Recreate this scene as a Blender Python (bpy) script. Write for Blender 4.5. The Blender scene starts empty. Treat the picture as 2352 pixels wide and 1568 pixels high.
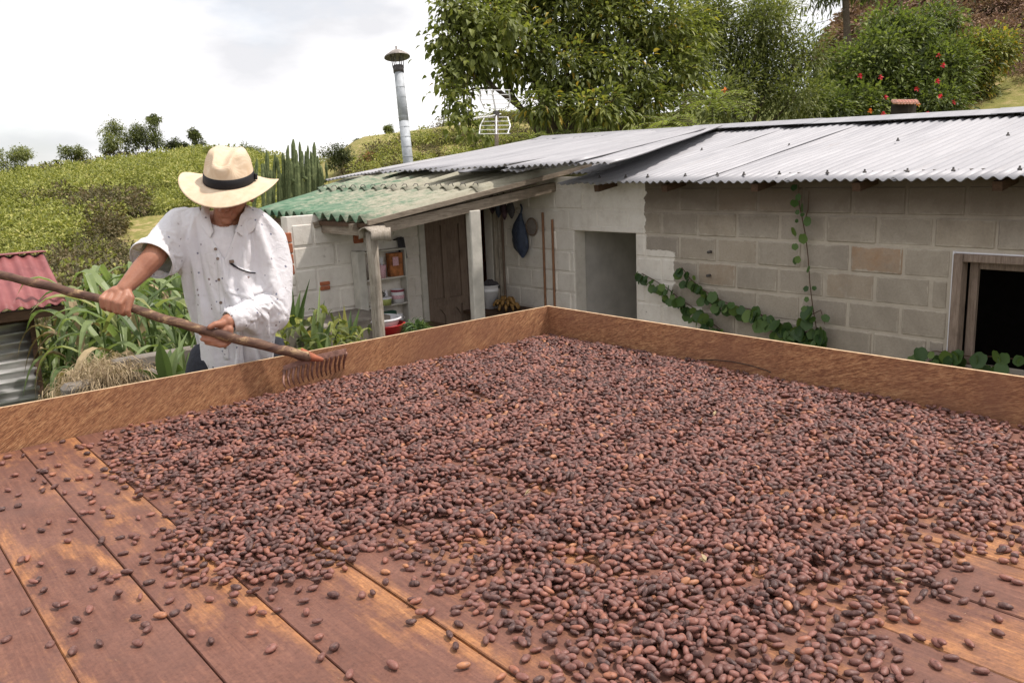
import bpy, bmesh, math, random
import numpy as np
from mathutils import Vector, Matrix, Euler, Quaternion, noise as mnoise

random.seed(7); RNG = np.random.default_rng(7)
S = bpy.context.scene
COL = S.collection
R = math.radians

# ------------------------------------------------------------------ camera
FPX, PITCH, ROLL, YAW = 1942.6, R(11.891), R(2.435), R(39.342)
_f = Vector((math.sin(YAW)*math.cos(PITCH), math.cos(YAW)*math.cos(PITCH), -math.sin(PITCH)))
_r = Vector((math.cos(YAW), -math.sin(YAW), 0)); _u = _r.cross(_f)
CR = _r*math.cos(ROLL) - _u*math.sin(ROLL); CU = _r*math.sin(ROLL) + _u*math.cos(ROLL)
CP = Vector((0, 0, 1.65))
cam = bpy.data.cameras.new('camera'); co = bpy.data.objects.new('camera', cam); COL.objects.link(co)
cam.sensor_width = 22.3; cam.lens = 22.3*FPX/2352; cam.clip_start = .05; cam.clip_end = 6000
m = Matrix((CR, CU, -_f)).transposed().to_4x4(); m.translation = CP
co.matrix_world = m; S.camera = co
# survey helpers: where a sight line of the surveyed photograph meets a depth or a plane
def ray(x, y): return _f + CR*((x-1176)/FPX) - CU*((y-784)/FPX)
def P(x, y, d): return CP + ray(x, y)*d
def on(x, y, ax, v):
    q = ray(x, y); i = 'xyz'.index(ax); return CP + q*((v-CP[i])/q[i])
def hit(x, y, p0, n):
    q = ray(x, y); n = Vector(n); return CP + q*((Vector(p0)-CP).dot(n)/q.dot(n))
def proj(p):
    d = Vector(p)-CP; z = d.dot(_f); return 1176+FPX*d.dot(CR)/z, 784-FPX*d.dot(CU)/z, z

# ------------------------------------------------------------------ sun, sky, exposure
SUN = Vector((.50, -.30, 1.05)).normalized()
sl = bpy.data.lights.new('sun', 'SUN'); sl.energy = 2.5; sl.angle = R(2.5); sl.color = (1, .935, .87)
so = bpy.data.objects.new('sun', sl); COL.objects.link(so)
so.rotation_euler = SUN.to_track_quat('Z', 'Y').to_euler(); so.location = (0, 0, 30)
W = bpy.data.worlds.new('World'); S.world = W; W.use_nodes = True
nt = W.node_tree; nt.nodes.clear()
def wn(t, **k):
    n = nt.nodes.new(t)
    for a, b in k.items(): setattr(n, a, b)
    return n
sky = wn('ShaderNodeTexSky', sky_type='NISHITA', sun_disc=False)
sky.sun_elevation = math.asin(SUN.z); sky.sun_rotation = math.atan2(SUN.x, SUN.y)
tc = wn('ShaderNodeTexCoord'); mp = wn('ShaderNodeMapping'); mp.inputs['Scale'].default_value = (1, 1, 2.6)
mp.inputs['Location'].default_value = (.35, .1, .4)
n1 = wn('ShaderNodeTexNoise'); n1.inputs['Scale'].default_value = 2.6; n1.inputs['Detail'].default_value = 9; n1.inputs['Roughness'].default_value = .55
n2 = wn('ShaderNodeTexNoise'); n2.inputs['Scale'].default_value = 3.6; n2.inputs['Detail'].default_value = 8; n2.inputs['Roughness'].default_value = .5
r1 = wn('ShaderNodeValToRGB'); r1.color_ramp.elements[0].position = .38; r1.color_ramp.elements[1].position = .52
r1.color_ramp.elements[0].color = (.6, .6, .6, 1)
r2 = wn('ShaderNodeValToRGB'); r2.color_ramp.elements[0].position = .36; r2.color_ramp.elements[1].position = .57
r2.color_ramp.elements[0].color = (5.4, 5.4, 5.6, 1); r2.color_ramp.elements[1].color = (8.4, 8.2, 8.2, 1)
mx = wn('ShaderNodeMix', data_type='RGBA'); bg = wn('ShaderNodeBackground'); bg.inputs['Strength'].default_value = .10
wo = wn('ShaderNodeOutputWorld'); L = nt.links.new
L(tc.outputs['Generated'], mp.inputs[0]); L(mp.outputs[0], n1.inputs[0]); L(mp.outputs[0], n2.inputs[0])
L(n1.outputs[0], r1.inputs[0]); L(n2.outputs[0], r2.inputs[0]); L(r1.outputs[0], mx.inputs['Factor'])
L(sky.outputs[0], mx.inputs['A']); L(r2.outputs[0], mx.inputs['B']); L(mx.outputs['Result'], bg.inputs[0]); L(bg.outputs[0], wo.inputs[0])
S.view_settings.view_transform = 'Standard'; S.view_settings.look = 'None'
S.view_settings.exposure = .70; S.view_settings.gamma = 1; S.view_settings.use_curve_mapping = False

# ------------------------------------------------------------------ materials
MATS = {}
def srgb(*c): return tuple(((v/255+.055)/1.055)**2.4 if v > 10 else v/3295 for v in c)
class NT:
    def __init__(s, name):
        s.m = bpy.data.materials.new(name); s.m.use_nodes = True; s.t = s.m.node_tree
        s.b = s.t.nodes['Principled BSDF']; s.out = s.t.nodes['Material Output']
        s.g = s.n('ShaderNodeNewGeometry'); s.tc = s.n('ShaderNodeTexCoord'); s.oi = s.n('ShaderNodeObjectInfo')
    def n(s, t, **k):
        x = s.t.nodes.new(t)
        for a, b in k.items(): setattr(x, a, b)
        return x
    def l(s, a, b): s.t.links.new(a, b)
    def set(s, node, key, v):
        if hasattr(v, 'links') or hasattr(v, 'is_linked'): s.l(v, node.inputs[key])
        else: node.inputs[key].default_value = v
    def math(s, op, a, b=0., clamp=False):
        x = s.n('ShaderNodeMath', operation=op, use_clamp=clamp); s.set(x, 0, a); s.set(x, 1, b); return x.outputs[0]
    def noise(s, vec, scale, detail=4, rough=.55, dist=0, sc=(1, 1, 1), rot=(0, 0, 0)):
        if tuple(rot) != (0, 0, 0):
            m0 = s.n('ShaderNodeMapping'); m0.inputs['Rotation'].default_value = rot; s.l(vec, m0.inputs[0]); vec = m0.outputs[0]
        mpn = s.n('ShaderNodeMapping'); mpn.inputs['Scale'].default_value = sc
        s.l(vec, mpn.inputs[0]); x = s.n('ShaderNodeTexNoise'); s.l(mpn.outputs[0], x.inputs['Vector'])
        x.inputs['Scale'].default_value = scale; x.inputs['Detail'].default_value = detail
        x.inputs['Roughness'].default_value = rough; x.inputs['Distortion'].default_value = dist
        return x.outputs[0]
    def ramp(s, f, stops, interp='LINEAR'):
        x = s.n('ShaderNodeValToRGB'); cr = x.color_ramp; cr.interpolation = interp
        while len(cr.elements) < len(stops): cr.elements.new(.5)
        for e, (p, c) in zip(cr.elements, stops):
            e.position = p; e.color = (*c, 1) if len(c) == 3 else c
        s.l(f, x.inputs[0]); return x.outputs[0]
    def rng(s, f, a, b, c=0., d=1.):
        x = s.n('ShaderNodeMapRange'); s.set(x, 0, f); x.inputs[1].default_value = a; x.inputs[2].default_value = b
        x.inputs[3].default_value = c; x.inputs[4].default_value = d; return x.outputs[0]
    def mix(s, f, a, b, bt='MIX'):
        x = s.n('ShaderNodeMix', data_type='RGBA', blend_type=bt)
        s.set(x, 'Factor', f)
        for k, v in (('A', a), ('B', b)):
            if isinstance(v, (tuple, list)): x.inputs[k].default_value = (*v, 1) if len(v) == 3 else v
            else: s.l(v, x.inputs[k])
        return x.outputs['Result']
    def off(s, vec, k=40.):
        """vector shifted per object so that copies differ"""
        x = s.n('ShaderNodeVectorMath', operation='ADD'); s.l(vec, x.inputs[0])
        s.l(s.math('MULTIPLY', s.oi.outputs['Random'], k), x.inputs[1]); return x.outputs[0]
    def done(s, col, rough=.7, bump=None, bstr=.3, bdist=.01, spec=.35, metal=0., transl=None):
        if isinstance(col, (tuple, list)): s.b.inputs['Base Color'].default_value = (*col, 1)
        else: s.l(col, s.b.inputs['Base Color'])
        s.set(s.b, 'Roughness', rough); s.b.inputs['Specular IOR Level'].default_value = spec
        s.b.inputs['Metallic'].default_value = metal
        if bump is not None:
            x = s.n('ShaderNodeBump'); x.inputs['Strength'].default_value = bstr; x.inputs['Distance'].default_value = bdist
            s.l(bump, x.inputs['Height']); s.l(x.outputs[0], s.b.inputs['Normal'])
        if transl:
            t = s.n('ShaderNodeBsdfTranslucent'); mm = s.n('ShaderNodeMixShader'); mm.inputs[0].default_value = transl
            if isinstance(col, (tuple, list)): t.inputs[0].default_value = (*col, 1)
            else: s.l(s.mix(1., col, (1.25, 1.35, .7), 'MULTIPLY'), t.inputs[0])
            s.l(s.b.outputs[0], mm.inputs[1]); s.l(t.outputs[0], mm.inputs[2]); s.l(mm.outputs[0], s.out.inputs[0])
        return s.m
def simple(name, col, rough=.6, var=.25, scale=12, bs=.15, metal=0., spec=.35, bd=.005):
    t = NT(name); o = t.off(t.tc.outputs['Object'])
    f = t.noise(o, scale, 5); c2 = tuple(min(1, v*(1+var)) for v in col); c1 = tuple(v*(1-var) for v in col)
    return t.done(t.ramp(f, [(.3, c1), (.7, c2)]), rough, t.noise(o, scale*4, 4), bs, bd, spec, metal)

def m_planks():
    t = NT('stained_planks'); p = t.off(t.tc.outputs['Object'], 9.)
    g = t.noise(p, 9, 7, .65, .6, sc=(9, .5, 9)); fine = t.noise(p, 60, 5, .7, sc=(3.5, .25, 1))
    big = t.noise(p, 2.6, 6, .62, .8, sc=(2.2, .8, 1)); mid = t.noise(p, 14, 6, .7, sc=(1.4, .6, 1))
    stain = t.ramp(g, [(.3, (.110, .044, .030)), (.52, (.170, .072, .047)), (.72, (.245, .110, .067))])
    bare = t.ramp(g, [(.3, (.34, .14, .05)), (.7, (.54, .25, .095))])
    # bare wood where the stain has rubbed off: patches and a strip along one edge of each board
    at = t.n('ShaderNodeAttribute'); at.attribute_name = 'edge'
    s1 = t.math('ADD', t.math('MULTIPLY', big, .8), t.math('MULTIPLY', mid, .45))
    s2 = t.math('ADD', s1, t.math('MULTIPLY', at.outputs['Fac'], .17))
    mask = t.rng(s2, .65, .80)
    c = t.mix(mask, stain, bare)
    spots = t.ramp(t.noise(p, 55, 3, .5), [(.66, (1, 1, 1)), (.74, (.45, .4, .4))])
    c = t.mix(1., c, spots, 'MULTIPLY')
    c = t.mix(t.rng(fine, .38, .66, 0, .6), c, (.10, .04, .028))
    dust = t.rng(t.noise(p, 5, 6, .7), .35, .7, 0, .5)
    c = t.mix(dust, c, (.215, .105, .078))
    gr = t.noise(p, 110, 4, .8)
    c = t.mix(1., c, t.ramp(gr, [(.3, (.68, .66, .66)), (.5, (1, 1, 1)), (.7, (1.25, 1.22, 1.18))]), 'MULTIPLY')
    c = t.mix(t.rng(t.noise(p, 3.5, 7, .75), .50, .66, 0, .6), c, (.115, .055, .042))
    return t.done(c, .62, t.math('ADD', g, t.math('MULTIPLY', fine, .6)), .35, .003, .3)
def m_board(dark):
    t = NT('weathered_plywood'); p = t.off(t.tc.outputs['Object'], 3.)
    rot = (0, R(33), 0) if not dark else (R(17), 0, 0)
    sc = (.7, 1, 7) if not dark else (1, .7, 6.5)
    g = t.noise(p, 11, 7, .72, 1.1, sc=sc, rot=rot); f2 = t.noise(p, 62, 6, .75, .3, sc=sc, rot=rot)
    big = t.noise(p, 2.5, 5, .6)
    base = t.ramp(g, [(.28, (.15, .062, .034)), (.48, (.36, .165, .078)), (.7, (.56, .31, .15))])
    c = t.mix(t.rng(f2, .48, .58, 0, .85), base, (.12, .05, .03))
    c = t.mix(t.rng(f2, .36, .46, .8, 0), c, (.60, .38, .21))
    c = t.mix(t.rng(big, .42, .66, 0, .7), c, (.20, .09, .055))
    return t.done(c, .75, f2, .3, .002, .2)
def m_edge():
    return simple('plywood_edge', (.55, .38, .23), .85, .3, 26, .3)
def m_bean():
    t = NT('cocoa_shell'); r = t.oi.outputs['Random']; p = t.off(t.tc.outputs['Object'], 30.)
    c = t.ramp(r, [(0, (.052, .028, .026)), (.22, (.082, .037, .032)), (.5, (.162, .066, .052)), (.82, (.245, .098, .075)), (.97, (.31, .115, .068)), (1, (.45, .20, .09))])
    c = t.mix(t.rng(t.noise(p, 160, 5, .7), .42, .7, 0, .62), c, (.28, .155, .125))
    c = t.mix(t.rng(t.noise(p, 75, 5, .65), .52, .68, 0, .7), c, (.045, .022, .02))
    return t.done(c, .46, t.noise(p, 260, 4, .6, sc=(.5, 2, 2)), .6, .0012, .3)
def m_metalroof():
    t = NT('galvanised_sheet'); g = t.g.outputs['Position']
    n = t.noise(t.off(t.tc.outputs['Object'], 5.), 1.6, 6, .6, sc=(.5, 4, 1)); n2 = t.noise(g, 22, 5, .7, sc=(.25, 4, 1))
    c = t.ramp(n, [(.3, (.27, .265, .28)), (.65, (.37, .362, .375))])
    c = t.mix(t.rng(n2, .6, .8, 0, .35), c, (.20, .19, .19))
    rust = t.rng(t.noise(g, 3.3, 7, .75), .66, .8, 0, .5)
    c = t.mix(rust, c, (.26, .20, .17))
    c = t.mix(t.rng(t.noise(g, 5, 6, .7, sc=(.15, 3, 1)), .58, .75, 0, .35), c, (.22, .19, .175))
    return t.done(c, t.rng(n2, .3, .7, .48, .68), n2, .12, .002, .45, .15)
def m_greenroof():
    t = NT('painted_fibre_cement'); g = t.g.outputs['Position']
    a = t.noise(g, 2.4, 7, .7, .4, sc=(.7, 1.6, 1)); b = t.noise(g, 26, 6, .75, sc=(.5, 1.4, 1)); 
    green = t.ramp(b, [(.3, (.055, .13, .08)), (.6, (.13, .225, .145)), (.75, (.25, .32, .22))])
    worn = t.ramp(b, [(.3, (.23, .21, .15)), (.7, (.40, .37, .29))])
    # the paint is worn most towards the near end and the upper rows
    pos = t.n('ShaderNodeSeparateXYZ'); t.l(g, pos.inputs[0])
    gx = t.rng(pos.outputs[0], 3.4, 5.6, -.16, .22); gy = t.rng(pos.outputs[1], 5.9, 7.8, .12, -.08)
    mk = t.math('ADD', t.math('ADD', t.math('ADD', t.math('MULTIPLY', a, .55), t.math('MULTIPLY', b, .6)), gx), gy)
    c = t.mix(t.rng(mk, .45, .62), green, worn)
    c = t.mix(t.rng(t.noise(g, 60, 5, .7), .60, .75, 0, .7), c, (.06, .055, .035))
    c = t.mix(t.rng(t.noise(g, 9, 5, .7, sc=(.12, 3, 1)), .42, .7, 0, .5), c, (.36, .36, .28))
    return t.done(c, .85, b, .35, .004, .2)
def m_redroof():
    t = NT('red_painted_sheet'); p = t.g.outputs['Position']
    c = t.ramp(t.noise(p, 3, 6, .65), [(.3, (.19, .05, .05)), (.7, (.31, .10, .095))])
    c = t.mix(t.rng(t.noise(p, 30, 5, .7, sc=(1, .3, 1)), .55, .8, 0, .5), c, (.42, .20, .18))
    return t.done(c, .6, spec=.4)
def wallpaint(kind):
    """block faces: raw concrete, with lime-white paint where the wall has been painted"""
    t = NT('block_'+kind); g = t.g.outputs['Position']; r = t.oi.outputs['Random']
    sp = t.n('ShaderNodeSeparateXYZ'); t.l(g, sp.inputs[0]); X, Y, Z = sp.outputs
    n = t.noise(g, 9, 7, .7); fine = t.noise(g, 70, 5, .75); wob = t.noise(g, 5, 6, .65)
    if kind == 'mortar': raw = t.ramp(n, [(.3, (.37, .32, .265)), (.7, (.48, .42, .345))])
    else:
        raw = t.ramp(r, [(0, (.30, .26, .22)), (.3, (.36, .31, .25)), (.6, (.33, .29, .24)), (.9, (.375, .315, .245)), (.972, (.33, .25, .18)), (.978, (.36, .225, .135)), (1, (.36, .23, .14))])
        raw = t.mix(t.rng(n, .35, .7, 0, .6), raw, (.42, .365, .30))
        gsp = t.n('ShaderNodeSeparateXYZ'); t.l(t.tc.outputs['Generated'], gsp.inputs[0])
        def edge(o, w): return t.math('MULTIPLY', t.math('SUBTRACT', .5, t.math('ABSOLUTE', t.math('SUBTRACT', o, .5))), w)
        ed = t.math('MINIMUM', t.math('MAXIMUM', edge(gsp.outputs[0], .37), edge(gsp.outputs[1], .37)), edge(gsp.outputs[2], .19))
        sm_ = t.rng(t.math('SUBTRACT', ed, t.math('MULTIPLY', t.math('SUBTRACT', t.noise(g, 11, 5, .7), .42), .07)), .004, .012, .85, 0)
        raw = t.mix(t.rng(fine, .45, .75, 0, .35), raw, (.15, .125, .11)); raw = t.mix(sm_, raw, (.45, .395, .325)); raw = t.mix(t.rng(t.noise(g, 1.7, 7, .72, .5), .46, .68, 0, .45), raw, (.185, .155, .125)); raw = t.mix(t.rng(t.noise(g, 3.1, 6, .7), .62, .74, 0, .5), raw, (.50, .45, .39))
    # shade of the eave painted into the raw block colour, deepening towards the roof
    eave_shade = t.math('MULTIPLY', t.rng(t.math('ADD', Z, t.math('MULTIPLY', wob, .22)), 1.14, 1.42, 0, .78), 1.)
    raw = t.mix(eave_shade, raw, (.10, .072, .05))
    white = t.ramp(n, [(.25, (.60, .54, .475)), (.5, (.73, .675, .605)), (.8, (.80, .755, .69))])
    white = t.mix(t.rng(fine, .58, .8, 0, .35), white, (.33, .28, .24))
    white = t.mix(t.rng(t.noise(g, 2.2, 6, .75), .56, .8, 0, .5), white, (.40, .34, .28))
    wy = t.math('ADD', Y, t.math('MULTIPLY', wob, .22))
    a = t.math('GREATER_THAN', wy, 4.97)
    z1 = t.math('MULTIPLY', t.math('LESS_THAN', t.math('ADD', Z, t.math('MULTIPLY', wob, .1)), .93), t.math('GREATER_THAN', wy, 4.66))
    z2 = t.math('MULTIPLY', t.math('LESS_THAN', Z, .44), t.math('GREATER_THAN', wy, 4.36))
    z3 = t.math('GREATER_THAN', Y, 5.75)
    mk = t.math('MAXIMUM', t.math('MAXIMUM', a, z1), t.math('MAXIMUM', z2, z3))
    flake = t.rng(t.noise(g, 16, 6, .75), .30, .36)
    mk = t.math('MULTIPLY', mk, flake)
    # shelf wall: bare grey plinth below, old brick showing at the left end
    pl = t.math('MULTIPLY', t.math('GREATER_THAN', Y, 6.7), t.math('LESS_THAN', t.math('ADD', Z, t.math('MULTIPLY', wob, .16)), t.math('ADD', .44, t.rng(X, 3.2, 4., -.14, .08))))
    plx = t.math('MULTIPLY', pl, t.math('LESS_THAN', X, 3.9))
    mk = t.math('MULTIPLY', mk, t.math('SUBTRACT', 1., plx))
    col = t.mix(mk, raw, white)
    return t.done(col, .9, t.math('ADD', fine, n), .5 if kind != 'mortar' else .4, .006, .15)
def m_leaf(name, stops, tr=.36, rough=.5):
    t = NT(name); at = t.n('ShaderNodeAttribute'); at.attribute_name = 'tone'
    f = t.math('ADD', at.outputs['Fac'], t.math('MULTIPLY', t.math('SUBTRACT', t.oi.outputs['Random'], .5), .16))
    return t.done(t.ramp(f, stops), rough, transl=tr, spec=.3)
def m_sky_free(): pass
def M(name):
    if name not in MATS: MATS[name] = DEF[name]()
    return MATS[name]
G1 = [(0, (.055, .065, .026)), (.35, (.115, .135, .04)), (.7, (.21, .235, .06)), (.93, (.34, .34, .08)), (1, (.50, .34, .05))]
G2 = [(0, (.06, .07, .032)), (.4, (.125, .145, .05)), (.75, (.22, .24, .08)), (1, (.34, .34, .11))]
GB = [(0, (.065, .085, .033)), (.35, (.13, .165, .045)), (.65, (.22, .26, .065)), (1, (.38, .42, .09))]
GC = [(0, (.045, .075, .027)), (.45, (.115, .165, .055)), (.8, (.26, .32, .14)), (1, (.40, .36, .14))]
GV = [(0, (.03, .065, .02)), (.6, (.07, .125, .03)), (1, (.14, .2, .04))]
DRY = [(0, (.20, .14, .08)), (1, (.48, .37, .22))]
def m_skin():
    t = NT('skin'); p = t.tc.outputs['Object']
    c = t.ramp(t.noise(p, 14, 5, .6), [(.3, (.30, .125, .075)), (.7, (.43, .20, .125))])
    c = t.mix(t.rng(t.noise(p, 90, 4, .7), .5, .8, 0, .3), c, (.22, .075, .045))
    t.b.inputs['Subsurface Weight'].default_value = .12; t.b.inputs['Subsurface Radius'].default_value = (.01, .004, .002)
    t.b.inputs['Subsurface Scale'].default_value = .5
    return t.done(c, .5, t.noise(p, 130, 4, .6), .25, .002, .4)
def m_shirt():
    t = NT('printed_white_cotton'); p = t.tc.outputs['Object']
    v = t.n('ShaderNodeTexVoronoi'); t.l(p, v.inputs['Vector']); v.inputs['Scale'].default_value = 31; v.inputs['Randomness'].default_value = .8
    wob = t.math('ADD', v.outputs['Distance'], t.math('MULTIPLY', t.noise(p, 230, 3, .6), .26))
    k = t.rng(wob, .235, .285, 1, 0)
    pc = t.n('ShaderNodeSeparateColor'); t.l(v.outputs['Color'], pc.inputs[0])
    ink = t.mix(pc.outputs[0], (.16, .18, .27), (.32, .24, .22))
    base = t.ramp(t.noise(p, 7, 4), [(.3, (.76, .74, .78)), (.7, (.84, .815, .84))])
    k = t.math('MULTIPLY', k, t.rng(pc.outputs[1], .1, .4, .4, 1.))
    crease = t.noise(p, 26, 7, .6, 1.4)
    return t.done(t.mix(k, base, ink), .85, crease, .55, .011, .15, transl=.12)
def m_straw():
    t = NT('woven_straw'); p = t.tc.outputs['Object']
    w = t.n('ShaderNodeTexWave'); w.wave_type = 'RINGS'; w.rings_direction = 'Z'; t.l(p, w.inputs['Vector']); w.inputs['Scale'].default_value = 95; w.inputs['Distortion'].default_value = .6
    c = t.ramp(t.noise(p, 30, 5, .6), [(.3, (.63, .475, .325)), (.7, (.76, .615, .46))])
    c = t.mix(t.math('MULTIPLY', w.outputs['Fac'], .18), c, (.50, .33, .17))
    return t.done(c, .75, w.outputs['Fac'], .25, .0015, .2)
def m_bark(name, a, b, sc=(1, 1, 1)):
    t = NT(name); p = t.tc.outputs['Object']
    f = t.noise(p, 22, 7, .7, .5, sc=sc)
    return t.done(t.ramp(f, [(.32, a), (.52, tuple((x+y)/2.4 for x, y in zip(a, b))), (.72, b)]), .85, f, .6, .01, .15)
def m_ground():
    t = NT('soil_and_grass'); g = t.g.outputs['Position']
    n = t.noise(g, .35, 8, .65); f = t.noise(g, 6, 7, .75)
    c = t.ramp(n, [(.3, (.075, .085, .028)), (.5, (.11, .125, .035)), (.62, (.17, .17, .06)), (.75, (.16, .115, .065))])
    c = t.mix(t.rng(f, .45, .75, 0, .6), c, (.055, .06, .022))
    return t.done(c, .95, f, .6, .05, .1)
def m_meadow():
    t = NT('mown_grass'); g = t.g.outputs['Position']
    c = t.ramp(t.noise(g, 1.6, 7, .7), [(.3, (.15, .16, .045)), (.5, (.24, .22, .07)), (.64, (.46, .34, .18))])
    return t.done(c, .95, t.noise(g, 12, 6, .7), .6, .05, .1)
def m_conc():
    t = NT('old_concrete'); g = t.g.outputs['Position']
    f = t.noise(g, 5, 8, .7); k = t.noise(g, 45, 5, .7)
    c = t.ramp(f, [(.3, (.13, .11, .09)), (.6, (.24, .21, .18)), (.8, (.33, .30, .26))])
    return t.done(t.mix(t.rng(k, .5, .75, 0, .5), c, (.09, .075, .06)), .9, k, .4, .006, .15)
def m_oldwood(name, a, b, rot=0):
    t = NT(name); p = t.off(t.tc.outputs['Object'], 7.)
    g = t.noise(p, 14, 7, .7, .6, sc=(6, 6, .5) if rot == 0 else ((.5, 6, 6) if rot == 1 else (6, .5, 6)))
    n = t.noise(p, 6, 6, .7)
    c = t.ramp(g, [(.3, a), (.7, b)]); c = t.mix(t.rng(n, .5, .75, 0, .5), c, tuple(v*.5 for v in a))
    return t.done(c, .8, g, .4, .004, .2)
def m_handle():
    t = NT('stripped_branch'); p = t.tc.outputs['Object']
    f = t.noise(p, 13, 6, .7, .4, sc=(.6, 1, 1.6)); k = t.noise(p, 60, 5, .7, sc=(.4, 1, 1))
    c = t.ramp(f, [(.40, (.085, .045, .035)), (.54, (.16, .09, .06)), (.62, (.42, .28, .15))])
    return t.done(t.mix(t.rng(k, .5, .7, 0, .6), c, (.05, .026, .022)), .7, f, .5, .004, .25)
def m_glow(): pass
DEF = dict(planks=m_planks, board=lambda: m_board(False), boardr=lambda: m_board(True), edge=m_edge, bean=m_bean,
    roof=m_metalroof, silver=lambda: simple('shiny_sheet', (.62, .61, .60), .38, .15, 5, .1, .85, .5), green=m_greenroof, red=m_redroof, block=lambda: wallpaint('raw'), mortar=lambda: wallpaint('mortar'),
    brick=lambda: simple('old_brick', (.36, .12, .06), .9, .35, 20, .4),
    leafA=lambda: m_leaf('leaf_dark', G1), leafB=lambda: m_leaf('leaf_olive', G2), leafC=lambda: m_leaf('leaf_bright', GB, .35),
    corn=lambda: m_leaf('maize_leaf', GC, .35, .42), vine=lambda: m_leaf('creeper_leaf', GV, .2, .45), dry=lambda: m_leaf('dry_leaf', DRY, .2, .8),
    scrub=lambda: m_leaf('brown_scrub', [(0, (.14, .085, .065)), (.6, (.29, .175, .125)), (1, (.40, .29, .18))], .1, .9),
    hill=lambda: m_leaf('shrub_leaf', [(0, (.14, .155, .05)), (.3, (.25, .27, .07)), (.7, (.40, .40, .105)), (1, (.52, .47, .17))], .2, .6),
    hillbrown=lambda: m_leaf('russet_shrub', [(0, (.075, .068, .038)), (.5, (.13, .112, .052)), (1, (.21, .155, .085))], .15, .7),
    skin=m_skin, shirt=m_shirt, straw=m_straw, ground=m_ground, meadow=m_meadow, conc=m_conc, handle=m_handle,
    bark=lambda: m_bark('tree_bark', (.06, .045, .032), (.16, .125, .09)),
    cactus=lambda: m_bark('cactus_skin', (.07, .095, .04), (.22, .25, .11)),
    post=lambda: m_oldwood('whitewashed_log', (.20, .165, .125), (.50, .44, .37)),
    beam=lambda: m_oldwood('grey_beam', (.14, .105, .075), (.36, .30, .235), 1),
    beamy=lambda: m_oldwood('grey_beam_long', (.16, .12, .09), (.40, .34, .27), 2),
    rafter=lambda: m_oldwood('brown_rafter', (.05, .03, .02), (.13, .075, .045), 1),
    door=lambda: m_oldwood('brown_door_wood', (.16, .115, .085), (.27, .20, .155)),
    frame=lambda: m_oldwood('greyed_window_wood', (.15, .105, .08), (.33, .255, .205)),
    pillar=lambda: simple('white_plaster', (.55, .52, .46), .9, .15, 9, .4), cloth_white=lambda: simple('white_knit', (.72, .70, .72), .9, .05, 60, .2),
    white=lambda: simple('white_plastic', (.74, .73, .75), .4, .05), redp=lambda: simple('red_plastic', (.50, .025, .03), .4, .1),
    band=lambda: simple('black_ribbon', (.012, .011, .014), .7, .3, 200, .2), denim=lambda: simple('dark_denim', (.028, .03, .04), .85, .3, 60, .4),
    black=lambda: simple('black_thing', (.01, .01, .01), .6), steel=lambda: simple('rusty_tool_steel', (.25, .135, .105), .55, .4, 40, .4, .4),
    rust=lambda: simple('rusty_ferrule', (.36, .115, .06), .75, .3, 30, .4), pipe=lambda: simple('galvanised_pipe', (.42, .44, .46), .7, .25, 9, .2, .1), recess=lambda: simple('grey_render', (.56, .525, .49), .95, .14, 6, .4),
    darkpipe=lambda: simple('sooty_metal', (.10, .09, .085), .6, .4, 20, .2, .4), cap=lambda: simple('tarnished_cap', (.30, .265, .24), .6, .3, 14, .2, .4),
    alu=lambda: simple('aluminium', (.74, .73, .71), .4, .05, 20, .05, .3), copper=lambda: simple('brown_cane', (.26, .13, .07), .6, .25, 20),
    bluebag=lambda: simple('blue_plastic_bag', (.045, .06, .10), .3, .4, 14, .6, bd=.02), sieve=lambda: simple('sieve_mesh', (.24, .20, .18), .8, .2, 200, .5),
    banana=lambda: simple('ripe_banana', (.27, .15, .045), .6, .5, 40), hair=lambda: simple('dark_hair', (.02, .016, .014), .7),
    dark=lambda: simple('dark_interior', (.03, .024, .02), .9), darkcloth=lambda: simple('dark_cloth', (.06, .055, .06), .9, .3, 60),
    pink=lambda: simple('pink_pattern', (.62, .38, .42), .6, .5, 130), boxo=lambda: simple('orange_brown_print', (.30, .11, .035), .6, .7, 22),
    greenp=lambda: simple('dark_green_tin', (.03, .085, .055), .4, .2), yellow=lambda: simple('yellow_print', (.62, .60, .16), .5, .2),
    limep=lambda: simple('lime_label', (.40, .44, .14), .5, .3, 90), maroon=lambda: simple('maroon_print', (.25, .03, .05), .5), 
    flower=lambda: simple('red_petal', (.62, .04, .06), .6, .2), flowero=lambda: simple('orange_petal', (.72, .22, .04), .6, .2),
    tile=lambda: simple('terracotta_tile', (.62, .34, .27), .8, .25, 8), tank=lambda: simple('white_enamel', (.75, .78, .8), .4), bluep=lambda: simple('blue_plastic', (.03, .03, .5), .4),
    cabledark=lambda: simple('dark_wire', (.03, .018, .014), .6), hay=lambda: m_leaf('straw_blades', [(0, (.18, .12, .07)), (1, (.50, .39, .25))], .2, .8),
    cloth2=lambda: simple('dull_patterned_cloth', (.06, .035, .045), .9, .8, 18), soilred=lambda: simple('red_earth', (.36, .15, .09), .95, .3, .4),
    skyteal=lambda: simple('leaf_blue_green', (.035, .075, .05), .6, .4))

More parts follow.
